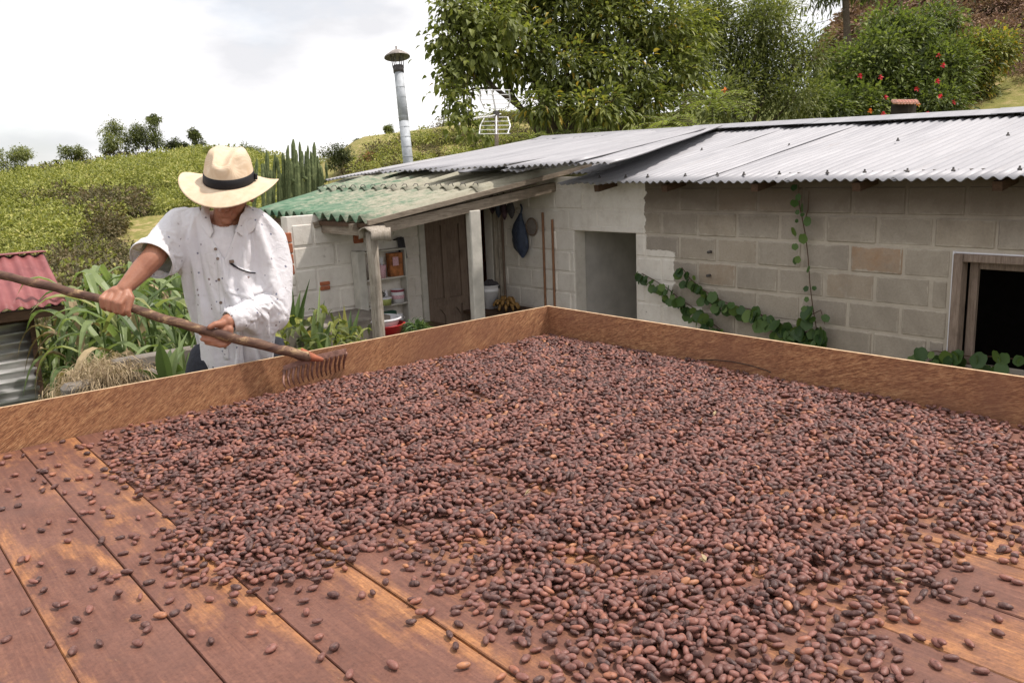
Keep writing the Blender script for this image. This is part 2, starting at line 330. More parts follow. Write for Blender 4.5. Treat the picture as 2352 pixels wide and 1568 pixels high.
# ------------------------------------------------------------------ object helpers
def wloc(o):
    l = Vector((0, 0, 0))
    while o is not None: l += o.location; o = o.parent
    return l
def mesh(name, V, Fc, smooth=False, tone=None):
    me = bpy.data.meshes.new(name)
    if isinstance(V, np.ndarray): V = V.tolist()
    if isinstance(Fc, np.ndarray): Fc = Fc.tolist()
    me.from_pydata([tuple(v) for v in V], [], Fc)
    if smooth: me.polygons.foreach_set('use_smooth', [True]*len(me.polygons))
    if tone is not None:
        a = me.attributes.new('tone', 'FLOAT', 'POINT'); a.data.foreach_set('value', np.asarray(tone, dtype=np.float32))
    return me
def tag(o, label=None, cat=None, group=None, kind=None):
    if label: o['label'] = label
    if cat: o['category'] = cat
    if group: o['group'] = group
    if kind: o['kind'] = kind
    return o
def root(name, loc, label, cat, group=None):
    o = bpy.data.objects.new(name, None); o.empty_display_size = .1; COL.objects.link(o); o.location = loc
    return tag(o, label, cat, group)
def link(name, me, mats, parent=None, loc=None):
    """me is in world coordinates unless loc is given"""
    o = bpy.data.objects.new(name, me); COL.objects.link(o)
    for mm in (mats if isinstance(mats, (list, tuple)) else [mats]):
        if len(me.materials) < (len(mats) if isinstance(mats, (list, tuple)) else 1): me.materials.append(M(mm) if isinstance(mm, str) else mm)
    pl = wloc(parent) if parent else Vector((0, 0, 0))
    if loc is None:
        n = len(me.vertices); a = np.empty(n*3); me.vertices.foreach_get('co', a); a = a.reshape(-1, 3)
        c = Vector(((a[:, 0].min()+a[:, 0].max())/2, (a[:, 1].min()+a[:, 1].max())/2, a[:, 2].min()))
        me.vertices.foreach_set('co', (a-np.array(c)).ravel()); me.update(); loc = c
    o.location = Vector(loc)-pl; o.parent = parent
    return o
def again(src, name, parent, loc, rot=None, scale=None):
    """another object sharing the mesh of src, standing at world loc"""
    o = src.copy(); o.name = name; COL.objects.link(o); o.parent = parent
    o.location = Vector(loc)-(wloc(parent) if parent else Vector((0, 0, 0)))
    if rot is not None: o.rotation_euler = rot
    if scale is not None: o.scale = scale
    return o
class MB:
    def __init__(s): s.V = []; s.F = []; s.MI = []; s.mi = 0
    def add(s, V, F):
        k = len(s.V); s.V += [tuple(v) for v in V]; s.F += [tuple(i+k for i in f) for f in F]; s.MI += [s.mi]*len(F); return s
    def box(s, a, b, rot=None, bev=0):
        a, b = Vector(a), Vector(b); c = (a+b)/2; h = (b-a)/2
        if bev:
            V = []
            for sz in (-1, 1):
                for (x, y, z) in ((h.x-bev, h.y-bev, h.z), ):
                    pass
            bm = bmesh.new(); bmesh.ops.create_cube(bm, size=1)
            for v in bm.verts: v.co = Vector((v.co.x*2*h.x, v.co.y*2*h.y, v.co.z*2*h.z))
            bmesh.ops.bevel(bm, geom=list(bm.edges), offset=bev, segments=1, affect='EDGES')
            V = [v.co.copy() for v in bm.verts]; bm.verts.index_update(); F = [[v.index for v in f.verts] for f in bm.faces]; bm.free()
        else:
            V = [Vector((x*h.x, y*h.y, z*h.z)) for x, y, z in ((-1, -1, -1), (1, -1, -1), (1, 1, -1), (-1, 1, -1), (-1, -1, 1), (1, -1, 1), (1, 1, 1), (-1, 1, 1))]
            F = [(0, 3, 2, 1), (4, 5, 6, 7), (0, 1, 5, 4), (1, 2, 6, 5), (2, 3, 7, 6), (3, 0, 4, 7)]
        if rot is not None: V = [rot @ v for v in V]
        return s.add([v+c for v in V], F)
    def beam(s, p, q, w, h, up=(0, 0, 1)):
        p, q = Vector(p), Vector(q); d = (q-p).normalized(); sd = d.cross(Vector(up)).normalized()*w/2; u = sd.cross(d).normalized()*h/2
        V = [e+a*sd+b*u for e in (p, q) for a, b in ((-1, -1), (1, -1), (1, 1), (-1, 1))]
        return s.add(V, [(0, 1, 2, 3), (7, 6, 5, 4), (0, 4, 5, 1), (1, 5, 6, 2), (2, 6, 7, 3), (3, 7, 4, 0)])
    def tube(s, pts, rad, n=8, wob=0, cap=True):
        pts = [Vector(p) for p in pts]
        if not isinstance(rad, (list, tuple)): rad = [rad]*len(pts)
        V = []; F = []; k = len(pts); ref = Vector((0, 0, 1))
        for i, p in enumerate(pts):
            d = (pts[min(i+1, k-1)]-pts[max(i-1, 0)]).normalized()
            if abs(d.dot(ref)) > .95: ref = Vector((1, 0, 0)) if abs(d.x) < .9 else Vector((0, 1, 0))
            a = d.cross(ref).normalized(); b = a.cross(d)
            for j in range(n):
                t = 2*math.pi*j/n; rr = rad[i]*(1+(random.uniform(-wob, wob) if wob else 0))
                V.append(p+a*math.cos(t)*rr+b*math.sin(t)*rr)
        for i in range(k-1):
            for j in range(n): F.append((i*n+j, i*n+(j+1) % n, (i+1)*n+(j+1) % n, (i+1)*n+j))
        if cap: F.append(tuple(range(n))[::-1]); F.append(tuple((k-1)*n+j for j in range(n)))
        return s.add(V, F)
    def lathe(s, c, prof, n=20, M3=None):
        c = Vector(c); V = []; F = []
        for r, z in prof:
            for j in range(n):
                t = 2*math.pi*j/n; v = Vector((r*math.cos(t), r*math.sin(t), z)); V.append(c+(M3 @ v if M3 else v))
        for i in range(len(prof)-1):
            for j in range(n): F.append((i*n+j, i*n+(j+1) % n, (i+1)*n+(j+1) % n, (i+1)*n+j))
        return s.add(V, F)
    def make(s, name, mats, parent=None, smooth=False, tone=None):
        me = mesh(name, s.V, s.F, smooth, tone)
        o = link(name, me, mats, parent)
        if isinstance(mats, (list, tuple)) and len(mats) > 1: me.polygons.foreach_set('material_index', s.MI)
        return o
def box(name, a, b, mat, parent=None, bev=0): return MB().box(a, b, bev=bev).make(name, mat, parent)

# ================================================================== SETTING: terrain
def sm(a, b, x): t = max(0., min(1., (x-a)/(b-a))); return t*t*(3-2*t)
def lerp(tab, x):
    if x <= tab[0][0]: return tab[0][1]
    for (a, va), (b, vb) in zip(tab, tab[1:]):
        if x <= b: return va+(vb-va)*(x-a)/(b-a)
    return tab[-1][1]
# height (m) of the near crest (about 95 m off), the far crest (about 190 m off) and of the bank at the right, by bearing from +Y
NEAR = [(-180, 0), (-60, 1), (-20, 2.2), (0, 1.6), (8, 2.0), (13, 3.2), (17, 4.2), (21, 4.6), (25, 3.2), (28, -1.5), (32, -4), (60, -4), (90, 0), (180, 0)]
FAR = [(-180, 3), (0, 0), (20, 0), (27, 4.5), (30, 10.5), (36, 13), (48, 13), (60, 13), (90, 8), (180, 3)]
BANK = [(-180, 0), (46, 0), (54, .2), (59, 4.5), (62, 8), (66, 11), (72, 12.5), (90, 14), (120, 5), (180, 0)]
def terr(x, y):
    d = math.hypot(x, y); az = math.degrees(math.atan2(x, y))
    n = lerp(NEAR, az); f = lerp(FAR, az); b = lerp(BANK, az)
    z = 0.0
    z -= .82*sm(2.4, 3.1, x)*(1-sm(10, 20, d)*0) if d < 60 else .82*sm(2.4, 3.1, x)
    z += -1.6*sm(9, 24, d)*(1-sm(46, 60, az))
    up = sm(36, 95, d)
    z += (n+1.6)*up*(1-sm(46, 60, az)) if d < 95 else (n+1.6)*(1-sm(46, 60, az))*(1-sm(100, 150, d))
    z += (f)*sm(125, 190, d)
    z += b*sm(14, 55, d)*(1-sm(120, 220, d))+ 2.0*sm(50, 56, az)*sm(12, 16, d)*(1-sm(90, 150, az))*(1-sm(120, 220, d))
    if d > 12: z += mnoise.noise(Vector((x*.05, y*.05, 0)))*.9*sm(12, 60, d)
    return z
azs = list(np.arange(-180, -5, 5.))+list(np.arange(-5, 85, .75))+list(np.arange(85, 180, 5.))
ds = [0.01]+list(np.geomspace(1.5, 2600, 120))
V = []; Fc = []
for d in ds:
    for a in azs:
        x, y = d*math.sin(R(a)), d*math.cos(R(a)); V.append((x, y, terr(x, y)))
na = len(azs)
for i in range(len(ds)-1):
    for j in range(na): Fc.append((i*na+j, i*na+(j+1) % na, (i+1)*na+(j+1) % na, (i+1)*na+j))
gme = mesh('terrain', V, Fc, True)
ter = bpy.data.objects.new('terrain', gme); COL.objects.link(ter); gme.materials.append(M('ground')); gme.materials.append(M('meadow')); ter['kind'] = 'structure'
mi = []
for p in gme.polygons:
    c = p.center; az = math.degrees(math.atan2(c.x, c.y)); d = math.hypot(c.x, c.y)
    mi.append(1 if ((az > 60 and 16 < d < 42) or (14.5 < az < 22 and 44 < d < 58) or (az > 24 and az < 44 and d > 120)) else 0)
gme.polygons.foreach_set('material_index', mi)
# concrete yard in front of the farmhouse
tag(box('yard', (2.95, -2, -.9), (6, 9.5, -.80), 'conc'), kind='structure')

# ================================================================== leaves
def leaves(pos, dirs, L, Wd, droop=.35, seg=2, tone=None, up=None):
    """n leaves as folded, bent blades; returns V, F, tone per vertex"""
    n = len(pos); pos = np.asarray(pos, float); d = np.asarray(dirs, float); d /= np.linalg.norm(d, axis=1)[:, None]+1e-9
    L = np.broadcast_to(L, n).astype(float); Wd = np.broadcast_to(Wd, n).astype(float)
    u = np.tile([0, 0, 1.], (n, 1))+RNG.normal(0, .35, (n, 3)) if up is None else np.asarray(up, float)
    s = np.cross(d, u); s /= np.linalg.norm(s, axis=1)[:, None]+1e-9; nn = np.cross(s, d)
    rows = []
    prof = {1: [0, .62, 0], 2: [0, 1, .7, 0], 3: [.25, .9, 1, .6, 0], 5: [.6, 1, 1, .9, .65, .35, 0]}[seg]
    k = len(prof); Vs = []; 
    for i, w in enumerate(prof):
        t = i/(k-1); c = pos+d*(L*t)[:, None]*(1-.25*droop*t*t); c[:, 2] -= droop*L*t*t
        half = s*(Wd*w*.5)[:, None]; lift = nn*(Wd*w*.18)[:, None]
        if i == 0 and prof[0] == 0 or w == 0: Vs.append([c])
        else: Vs.append([c-half+lift, c, c+half+lift])
    vcount = sum(len(r) for r in Vs); allv = np.concatenate([np.stack(r, 1) for r in Vs], 1)  # n,vc,3
    F = []; idx = []; o = 0
    for r in Vs: idx.append(list(range(o, o+len(r)))); o += len(r)
    for a, b in zip(idx, idx[1:]):
        if len(a) == 1 and len(b) == 3: F += [(a[0], b[0], b[1]), (a[0], b[1], b[2])]
        elif len(a) == 3 and len(b) == 3: F += [(a[0], b[0], b[1], a[1]), (a[1], b[1], b[2], a[2])]
        elif len(a) == 3: F += [(a[0], b[0], a[1]), (a[1], b[0], a[2])]
    tone = RNG.random(n) if tone is None else np.asarray(tone)
    V = allv.reshape(-1, 3); Fall = []
    tri = [f for f in F if len(f) == 3]; quad = [f for f in F if len(f) == 4]
    base = (np.arange(n)*vcount)[:, None, None]
    out = []
    if tri: out += (np.array(tri)[None]+base).reshape(-1, 3).tolist()
    if quad: out += (np.array(quad)[None]+base).reshape(-1, 4).tolist()
    return V, out, np.repeat(tone, vcount)
def leafobj(name, V, F, T, mat, parent=None): return link(name, mesh(name, V, F, False, T), mat, parent)
def in_blobs(blobs, n, shell=.55):
    """points spread through a set of ellipsoids, denser near their skins; also outward directions"""
    vol = np.array([b[1][0]*b[1][1]*b[1][2] for b in blobs])**.75; pick = RNG.choice(len(blobs), n, p=vol/vol.sum())
    d = RNG.normal(0, 1, (n, 3)); d /= np.linalg.norm(d, axis=1)[:, None]
    r = shell+(1-shell)*RNG.random(n)**.6; r *= 1+RNG.normal(0, .07, n)
    C = np.array([list(blobs[i][0]) for i in pick]); Rr = np.array([blobs[i][1] for i in pick])
    return C+d*Rr*r[:, None], d
def clumped(blobs, nc, per, spread, shell=.5):
    c, d = in_blobs(blobs, nc, shell); t0 = RNG.random(nc)
    pos = np.repeat(c, per, 0)+RNG.normal(0, spread, (nc*per, 3))
    of = pos-np.repeat(c, per, 0); dd = np.repeat(d, per, 0)*.45+of/(np.linalg.norm(of, axis=1)[:, None]+1e-6)*.9+RNG.normal(0, .25, (nc*per, 3)); tone = np.clip(np.repeat(t0, per)*.65+RNG.random(nc*per)*.35, 0, 1)
    return pos, dd, tone
def tree(name, base, blobs, label, cat, group, nc, per, L, Wd, mat, droop=.4, spread=.12, trunk=.12, seg=2, shell=.5, toneadd=0, extra=None):
    base = Vector(base); rt = root(name, base, label, cat, group)
    cen = sum((Vector(b[0]) for b in blobs), Vector())/len(blobs)
    mb = MB(); fork = base.lerp(Vector((cen.x, cen.y, base.z+(cen.z-base.z)*.55)), .8)
    mb.tube([base+(fork-base)*t+Vector((random.uniform(-1, 1), random.uniform(-1, 1), 0))*trunk*.5*(t > 0) for t in (0, .33, .66, 1)], [trunk*1.25, trunk, trunk*.85, trunk*.7], 8, .06)
    for b in blobs:
        c = Vector(b[0]); mid = fork.lerp(c, .5)+Vector((random.uniform(-1, 1), random.uniform(-1, 1), .4))*.12*(c-fork).length
        mb.tube([fork, mid, c], [trunk*.55, trunk*.33, trunk*.14], 6, .08)
        for _ in range(4):
            e = c+Vector([random.gauss(0, 1)*b[1][i]*.6 for i in range(3)]); mb.tube([mid.lerp(c, .6), (mid.lerp(c, .6)+e)/2+Vector((0, 0, .05)), e], [trunk*.16, trunk*.1, trunk*.05], 5)
    mb.make('trunk', 'bark', rt, True)
    pos, dd, tone = clumped(blobs, nc, per, spread, shell)
    V, F, T = leaves(pos, dd, L*RNG.uniform(.7, 1.25, len(pos)), Wd*RNG.uniform(.75, 1.2, len(pos)), droop, seg, np.clip(tone+toneadd, 0, 1))
    o = leafobj('crown', V, F, T, mat, rt)
    return rt
def BL(lst): return [(P(x, y, d), (rx*d/FPX, ry*d/FPX, rz*d/FPX)) for x, y, d, rx, ry, rz in lst]   # blob surveyed by sight line, radius in sight units

# --- shrubs covering the hillsides (uncountable): instanced clumps
def gn_scatter(name, pts, rots, scales, idx, variants, kind='stuff', label=None, cat=None):
    col = bpy.data.collections.new(name+'_kinds')
    for i, v in enumerate(variants):
        v.name = name+'_%02d' % i; col.objects.link(v)
    me = bpy.data.meshes.new(name); me.from_pydata([tuple(p) for p in pts], [], [])
    a = me.attributes.new('rot', 'FLOAT_VECTOR', 'POINT'); a.data.foreach_set('vector', np.asarray(rots, np.float32).ravel())
    a = me.attributes.new('scl', 'FLOAT', 'POINT'); a.data.foreach_set('value', np.asarray(scales, np.float32))
    a = me.attributes.new('idx', 'INT', 'POINT'); a.data.foreach_set('value', np.asarray(idx, np.int32))
    o = bpy.data.objects.new(name, me); COL.objects.link(o)
    ng = bpy.data.node_groups.new(name, 'GeometryNodeTree')
    ng.interface.new_socket('Geometry', in_out='INPUT', socket_type='NodeSocketGeometry'); ng.interface.new_socket('Geometry', in_out='OUTPUT', socket_type='NodeSocketGeometry')
    N = ng.nodes.new; gi = N('NodeGroupInput'); go = N('NodeGroupOutput'); ci = N('GeometryNodeCollectionInfo'); ci.inputs['Collection'].default_value = col
    ci.inputs['Separate Children'].default_value = True; ci.inputs['Reset Children'].default_value = True
    ip = N('GeometryNodeInstanceOnPoints'); ip.inputs['Pick Instance'].default_value = True
    def att(nm, ty):
        x = N('GeometryNodeInputNamedAttribute'); x.data_type = ty; x.inputs['Name'].default_value = nm; return x
    k = ng.links.new; ar = att('rot', 'FLOAT_VECTOR'); asc = att('scl', 'FLOAT'); ai = att('idx', 'INT'); e2r = N('FunctionNodeEulerToRotation')
    k(gi.outputs[0], ip.inputs['Points']); k(ci.outputs[0], ip.inputs['Instance']); k(ai.outputs['Attribute'], ip.inputs['Instance Index'])
    k(ar.outputs['Attribute'], e2r.inputs[0]); k(e2r.outputs[0], ip.inputs['Rotation']); k(asc.outputs['Attribute'], ip.inputs['Scale'])
    k(ip.outputs[0], go.inputs[0])
    md = o.modifiers.new('scatter', 'NODES'); md.node_group = ng
    tag(o, label, cat, None, kind); return o
def shrub_variant(mat, n, L, toneadd=0, flat=.75):
    pos, dd = in_blobs([((0, 0, .45), (.55, .55, .45*flat)), ((.25, .1, .35), (.4, .4, .35)), ((-.25, -.15, .4), (.35, .35, .4))], n, .45)
    dd[:, 2] += .3
    V, F, T = leaves(pos, dd, L*RNG.uniform(.6, 1.3, n), L*.6*RNG.uniform(.7, 1.2, n), .4, 1, np.clip(RNG.random(n)*.8+toneadd, 0, 1))
    me = mesh('shrub', V, F, False, T); me.materials.append(M(mat)); return bpy.data.objects.new('shrub', me)
def scatter_hill():
    pts = []; sc = []; ix = []
    def put(x, y, s, k): pts.append((x, y, terr(x, y)-.1)); sc.append(s); ix.append(k)
    n = 0
    while n < 9500:
        az = random.uniform(0, 29); d = random.uniform(24, 112)
        x, y = d*math.sin(R(az)), d*math.cos(R(az))
        if 15 < az < 22 and 45 < d < 57: continue
        w = mnoise.noise(Vector((x*.07, y*.07, 3)))
        dk = (d < 57+8*w+(-6 if az < 12 else -7)) or w > .42 or (13 < az < 17 and d < 66)
        put(x, y, random.choice((.6, .7, .8, .95, 1.1, 1.6))*random.uniform(.8, 1.2)*(1.1 if dk else 1)*(1 if d > 50 else .75), random.choice((4, 5)) if (dk and random.random() < .8) else random.randrange(4)); n += 1
    for _ in range(1500):     # far hillside, scattered bushes and hedges
        az = random.uniform(26, 46); d = random.uniform(125, 200); x, y = d*math.sin(R(az)), d*math.cos(R(az))
        if mnoise.noise(Vector((x*.035, y*.035, 1))) > -.05: put(x, y, random.uniform(1.4, 3.4), random.randrange(6))
    put2 = []
    for _ in range(7000):     # brown scrub on the bank at the right
        az = random.uniform(52, 82); d = random.uniform(20, 85); x, y = d*math.sin(R(az)), d*math.cos(R(az)); q = proj((x, y, terr(x, y)))
        if q[1] < lerp([(1870, 150), (2100, 100), (2250, 120), (2352, 185)], q[0])+12*math.sin(q[0]*.05): put2.append((x, y, d))
    for x, y, d in put2: put(x, y, random.uniform(.6, 1.2)*min(1.3, d/40), random.choice((6, 6, 6, 7, 4)))
    rot = [(random.uniform(-.2, .2), random.uniform(-.2, .2), random.uniform(0, 6.28)) for _ in pts]
    var = [shrub_variant('hill', 150, .22), shrub_variant('hill', 150, .26, .1), shrub_variant('hill', 130, .2, .2), shrub_variant('hill', 150, .24, -.1),
           shrub_variant('hillbrown', 150, .2), shrub_variant('hillbrown', 140, .24, .2), shrub_variant('scrub', 190, .26), shrub_variant('scrub', 190, .3, .3)]
    gn_scatter('hillside_shrubs', pts, rot, sc, ix, var, 'stuff', 'low green and russet shrubs covering the hillsides', 'shrubs')
scatter_hill()

# --- trees on the skyline
def skytree(x, y, d, w, h, label, pale=0, airy=.35, name='hill_tree', n=160, lean=0):
    """x,y: sight of crown centre, w,h: half extents in sight units"""
    c = P(x, y, d); b = P(x+lean, y+h*1.15, d); g = terr(b.x, b.y); k = d/FPX
    bl = []
    for _ in range(9):
        bl.append((c+Vector((random.uniform(-.7, .7)*w*k, random.uniform(-.5, .5)*w*k, random.uniform(-.75, .75)*h*k)), (w*k*random.uniform(.32, .55),)*2+(h*k*random.uniform(.26, .45),)))
    tree(name, (b.x, b.y, min(g, b.z)), bl, label, 'tree', 'trees along the hilltop', int(n*1.5), 14, 6.4*k, 4.0*k, 'leafB', .3, w*k*.09, 1.6*k, 1, airy, pale)
skytree(28, 366, 92, 40, 32, 'pale rounded tree at the far left end of the ridge, cut by the frame', .15, .3)
skytree(167, 352, 95, 28, 18, 'small flat-topped tree on the ridge beside the small palm', .1, .3, n=90)
skytree(275, 316, 92, 40, 42, 'broad light green tree of the pair above the dark hedge on the ridge', .1, .3)
skytree(332, 308, 94, 40, 46, 'tall darker tree of the pair above the dark hedge on the ridge', -.1, .3)
skytree(352, 274, 96, 14, 9, 'thin-stemmed tree whose small tuft tops the ridge group', -.2, .3, n=50)
skytree(408, 334, 96, 26, 12, 'low spreading dark tree between the tall pair and the thin tree on the ridge', -.25, .3, n=90)
skytree(452, 314, 96, 17, 18, 'thin upright tree just left of the straw hat', -.2, .3, n=70)
skytree(575, 348, 94, 34, 14, 'loose tree on the skyline behind the straw hat', 0, .3, n=100)
skytree(785, 362, 150, 46, 26, 'dark rounded tree on the far hill, right of the cactus', -.3, .4, n=170)
skytree(890, 296, 185, 16, 8, 'small tree alone on the crest of the far hill, left of the chimney', 0, .3, n=40)
skytree(822, 326, 185, 14, 8, 'small bush-like tree left of the crest of the far hill', -.1, .3, n=40)
def palm():
    b = P(130, 372, 96); rt = root('palm_tree', (b.x, b.y, terr(b.x, b.y)), 'little palm with a tuft of fronds on the left ridge', 'palm')
    MB().tube([(b.x, b.y, terr(b.x, b.y)), b], [.16, .1], 6).make('trunk', 'bark', rt)
    n = 16; d = np.stack([np.cos(np.arange(n)*2.4), np.sin(np.arange(n)*2.4), RNG.uniform(.1, 1.2, n)], 1)
    leafobj('crown', *leaves(np.tile(list(b), (n, 1)), d, .95, .22, .5, 3), 'leafB', rt)
palm()
# dark hedge under the ridge pair
pos, dd = in_blobs(BL([(255, 358, 91, 14, 14, 9), (285, 360, 91, 18, 14, 9), (330, 358, 92, 22, 14, 7), (300, 368, 90, 20, 14, 7)]), 1500, .4)
o = leafobj('hedge', *leaves(pos, dd, .32, .2, .3, 1), 'hillbrown'); tag(o, 'dark russet hedge at the foot of the ridge trees', 'hedge')
# bush mass beside the meadow wedge on the hillside
for cx, cy, w, h, lab in ((265, 475, 36, 22, 'dark rounded bush on the hillside left of the man, above the grass wedge'), (335, 490, 44, 26, 'dark bush touching the grass wedge beside the man'), (200, 560, 60, 20, 'dark bush low on the hillside below the grass wedge')):
    rt = root('hillside_bush', P(cx, cy+h, 60), lab, 'bush', 'large dark bushes on the hillside')
    bl = BL([(cx-w*.4, cy, 60, w*.6, w*.5, h*.8), (cx+w*.4, cy-h*.2, 60, w*.6, w*.5, h*.8), (cx, cy-h*.4, 60, w*.5, w*.5, h*.6), (cx, cy+h*.4, 60, w*.8, w*.5, h*.6)])
    pos, dd, tn = clumped(bl, 260, 8, .12, .5)
    leafobj('foliage', *leaves(pos, dd, .30, .2, .3, 1, tn), 'hillbrown', rt)
    MB().tube([P(cx, cy+h, 60)-Vector((0, 0, .3)), P(cx, cy, 60)], [.1, .05], 6).make('stem', 'bark', rt)
# two pale poles on the hillside
for x, y0, y1, d, lab in ((594, 0, 0, 0, ''), ):
    pass
for x, y0, y1, d, lab in ((404, 392, 432, 70, 'thin pale pole high on the hillside beside the hat brim'), (366, 452, 492, 58, 'thin pale pole low on the hillside above the raised sleeve')):
    tag(MB().tube([P(x, y1+8, d), P(x-1, y0, d)], .05, 6).make('field_pole', 'post'), lab, 'pole', 'poles on the hillside')
# red earth bank on far hill
pos, dd = in_blobs([(P(852, 362, 150), (1.4, 1.2, .9)), (P(835, 370, 150), (1., 1, .6))], 240, .3)
tag(leafobj('earth_bank', *leaves(pos, dd, .5, .4, .2, 1), 'soilred'), kind='structure')

# ================================================================== TREES behind the farmhouse
GR = 'trees behind the farmhouse'
tree('big_tree', (10.6, 11.6, -.8), BL([(1120, 40, 14.5, 75, 80, 70), (1070, 150, 14, 55, 60, 50), (1190, 110, 14.5, 90, 90, 70), (1290, 30, 15, 95, 90, 75), (1400, 70, 15, 95, 90, 80),
    (1300, 160, 14.5, 95, 80, 60), (1430, 170, 14.5, 90, 80, 60), (1500, 60, 15, 70, 80, 80), (1200, -40, 15, 110, 90, 70), (1400, -60, 15, 110, 90, 70), (1245, 240, 14, 55, 50, 30), (1380, 245, 14, 90, 60, 40), (1480, 235, 14.5, 60, 60, 40), (1550, 170, 15, 70, 70, 70), (1570, 60, 15.5, 60, 60, 70)]),
    'large spreading tree with drooping narrow leaves rising over the roof beside the antenna', 'tree', GR, 1900, 12, .15, .058, 'leafA', .35, .10, .16, 2, .4, .02)
tree('slender_tree', (13.8, 11.6, -.4), BL([(1640, 60, 18, 50, 60, 60), (1700, 110, 18, 60, 60, 70), (1760, 60, 18, 55, 60, 60), (1720, 200, 18, 90, 70, 60), (1790, 150, 18, 60, 60, 60), (1830, 220, 17.5, 60, 60, 50), (1660, 230, 17, 60, 50, 50), (1850, 120, 18, 55, 50, 50), (1600, 120, 17.5, 55, 50, 70), (1620, 20, 18, 50, 50, 60), (1760, 10, 18.5, 55, 50, 40)]),
    'olive green tree with small upright leaves between the big tree and the hibiscus', 'tree', GR, 2100, 12, .13, .06, 'leafB', .2, .15, .1, 1, .35)
tree('hibiscus', (17.8, 10.2, -.2), BL([(1930, 180, 19, 55, 60, 60), (2010, 130, 19, 60, 60, 60), (2090, 90, 19.5, 60, 60, 50), (1980, 250, 18.5, 80, 60, 45), (2080, 200, 19, 80, 60, 60), (2170, 160, 19, 70, 60, 60), (2150, 240, 18.5, 80, 60, 40), (2040, 60, 20, 60, 50, 35), (2150, 50, 20.5, 50, 50, 30), (1900, 250, 18, 50, 50, 40)]),
    'broad hibiscus shrub dotted with red flowers above the metal roof', 'shrub', GR, 1900, 11, .155, .10, 'leafC', .25, .13, .1, 1, .35, -.16)
tree('round_tree', (19.6, 8.4, .6), BL([(2215, 150, 20, 45, 45, 45), (2270, 120, 20, 50, 45, 40), (2235, 200, 20, 40, 40, 30), (2310, 105, 20, 22, 25, 22), (2190, 110, 20.5, 30, 40, 30)]),
    'dark rounded tree at the right end of the hibiscus, beside the mown slope', 'tree', GR, 620, 12, .14, .10, 'leafA', .3, .14, .09, 1, .35, .08)
# hanging creeper on the left flank of the big tree
rt = root('tree_creeper', P(1040, 300, 13.5), 'large-leaved yellow-green creeper hanging down the left side of the big tree', 'creeper')
bl = BL([(1045, 15, 13.6, 45, 30, 30), (1022, 95, 13.5, 20, 25, 40), (1055, 130, 13.5, 24, 25, 20), (1036, 180, 13.4, 18, 25, 32), (1052, 235, 13.3, 15, 25, 34), (1085, 50, 13.5, 26, 30, 45), (1066, 285, 13.2, 18, 20, 16), (1115, 115, 13.5, 35, 25, 12), (1100, 300, 13.2, 14, 20, 16), (1170, 40, 13.5, 14, 20, 40)])
pos, dd, tn = clumped(bl, 330, 5, .12, .2); 
leafobj('foliage', *leaves(pos, dd, .115, .10, .6, 2, np.clip(tn*.62+.38, 0, 1)), 'leafA', rt)
mb = MB()
for i in range(9):
    x = 1015+i*9; mb.tube([P(x+random.uniform(-8, 8), y, 13.5) for y in (-20, 60, 140, 220, 290)], .008, 4)
mb.make('stem', 'bark', rt)
# feathery bright plants
def feathery(px, py, d, n, L, label, toneadd):
    b = P(px, py+40, d); rt = root('feathery_plant', b, label, 'plant', 'feathery plants behind the roof')
    pos = []; dirs = []; tn = []; mb = MB()
    for i in range(n):
        a = random.uniform(0, 6.28); e = random.uniform(.15, 1.1); dv = Vector((math.cos(a), math.sin(a), e)).normalized()
        pts = []; t0 = random.random()
        for j in range(9):
            t = (j+1)/9; p = b+dv*L*t+Vector((0, 0, -.45*L*t*t)); pts.append(p)
            sd = dv.cross(Vector((0, 0, 1))).normalized()
            for sgn in (-1, 1):
                for q in range(2):
                    pos.append(p+dv*L*.05*q); dirs.append(sd*sgn+dv*.35+Vector((0, 0, -.15))); tn.append(min(1, max(0, t0*.5+.25+toneadd)))
        mb.tube([b]+pts, .006, 4)
    mb.make('stem', 'bark', rt)
    leafobj('foliage', *leaves(pos, dirs, L*.16, L*.05, .2, 1, tn), 'leafC', rt)
feathery(1530, 250, 13, 34, .52, 'yellow-green feathery bush rising over the roof ridge', .3)
feathery(1640, 200, 14, 34, .7, 'feathery bush with fern-like sprays right of the yellow-green one', .1)
feathery(1220, 285, 13.4, 26, .42, 'small bright feathery bush just right of the antenna', .2)
feathery(1590, 262, 13.4, 22, .45, 'small feathery bush between the two larger ones', -.05)
feathery(1330, 285, 13.6, 26, .6, 'blue-green feathery bush under the big tree', -.25)
# palm fronds poking out of the hibiscus
rt = root('palm', P(1880, 270, 17), 'young palm with arching fronds in front of the hibiscus', 'palm')
for (x0, y0, x1, y1, x2, y2) in ((1890, 250, 1912, 185, 1965, 160), (1880, 260, 1900, 200, 1912, 180), (1850, 250, 1830, 200, 1800, 195), (1960, 270, 1990, 210, 2010, 195)):
    a, b_, c = P(x0, y0, 16.8), P(x1, y1, 16.8), P(x2, y2, 16.8); pos = []; dirs = []
    for j in range(22):
        t = j/21; p = a*(1-t)**2+b_*2*t*(1-t)+c*t*t; tg = ((b_-a)*(1-t)+(c-b_)*t).normalized()
        for s_ in (-1, 1): pos.append(p); dirs.append(tg*.6+CR*s_*.6+Vector((0, 0, -.3)))
    leafobj('frond', *leaves(pos, dirs, .2, .018, .4, 1), 'leafC', rt)
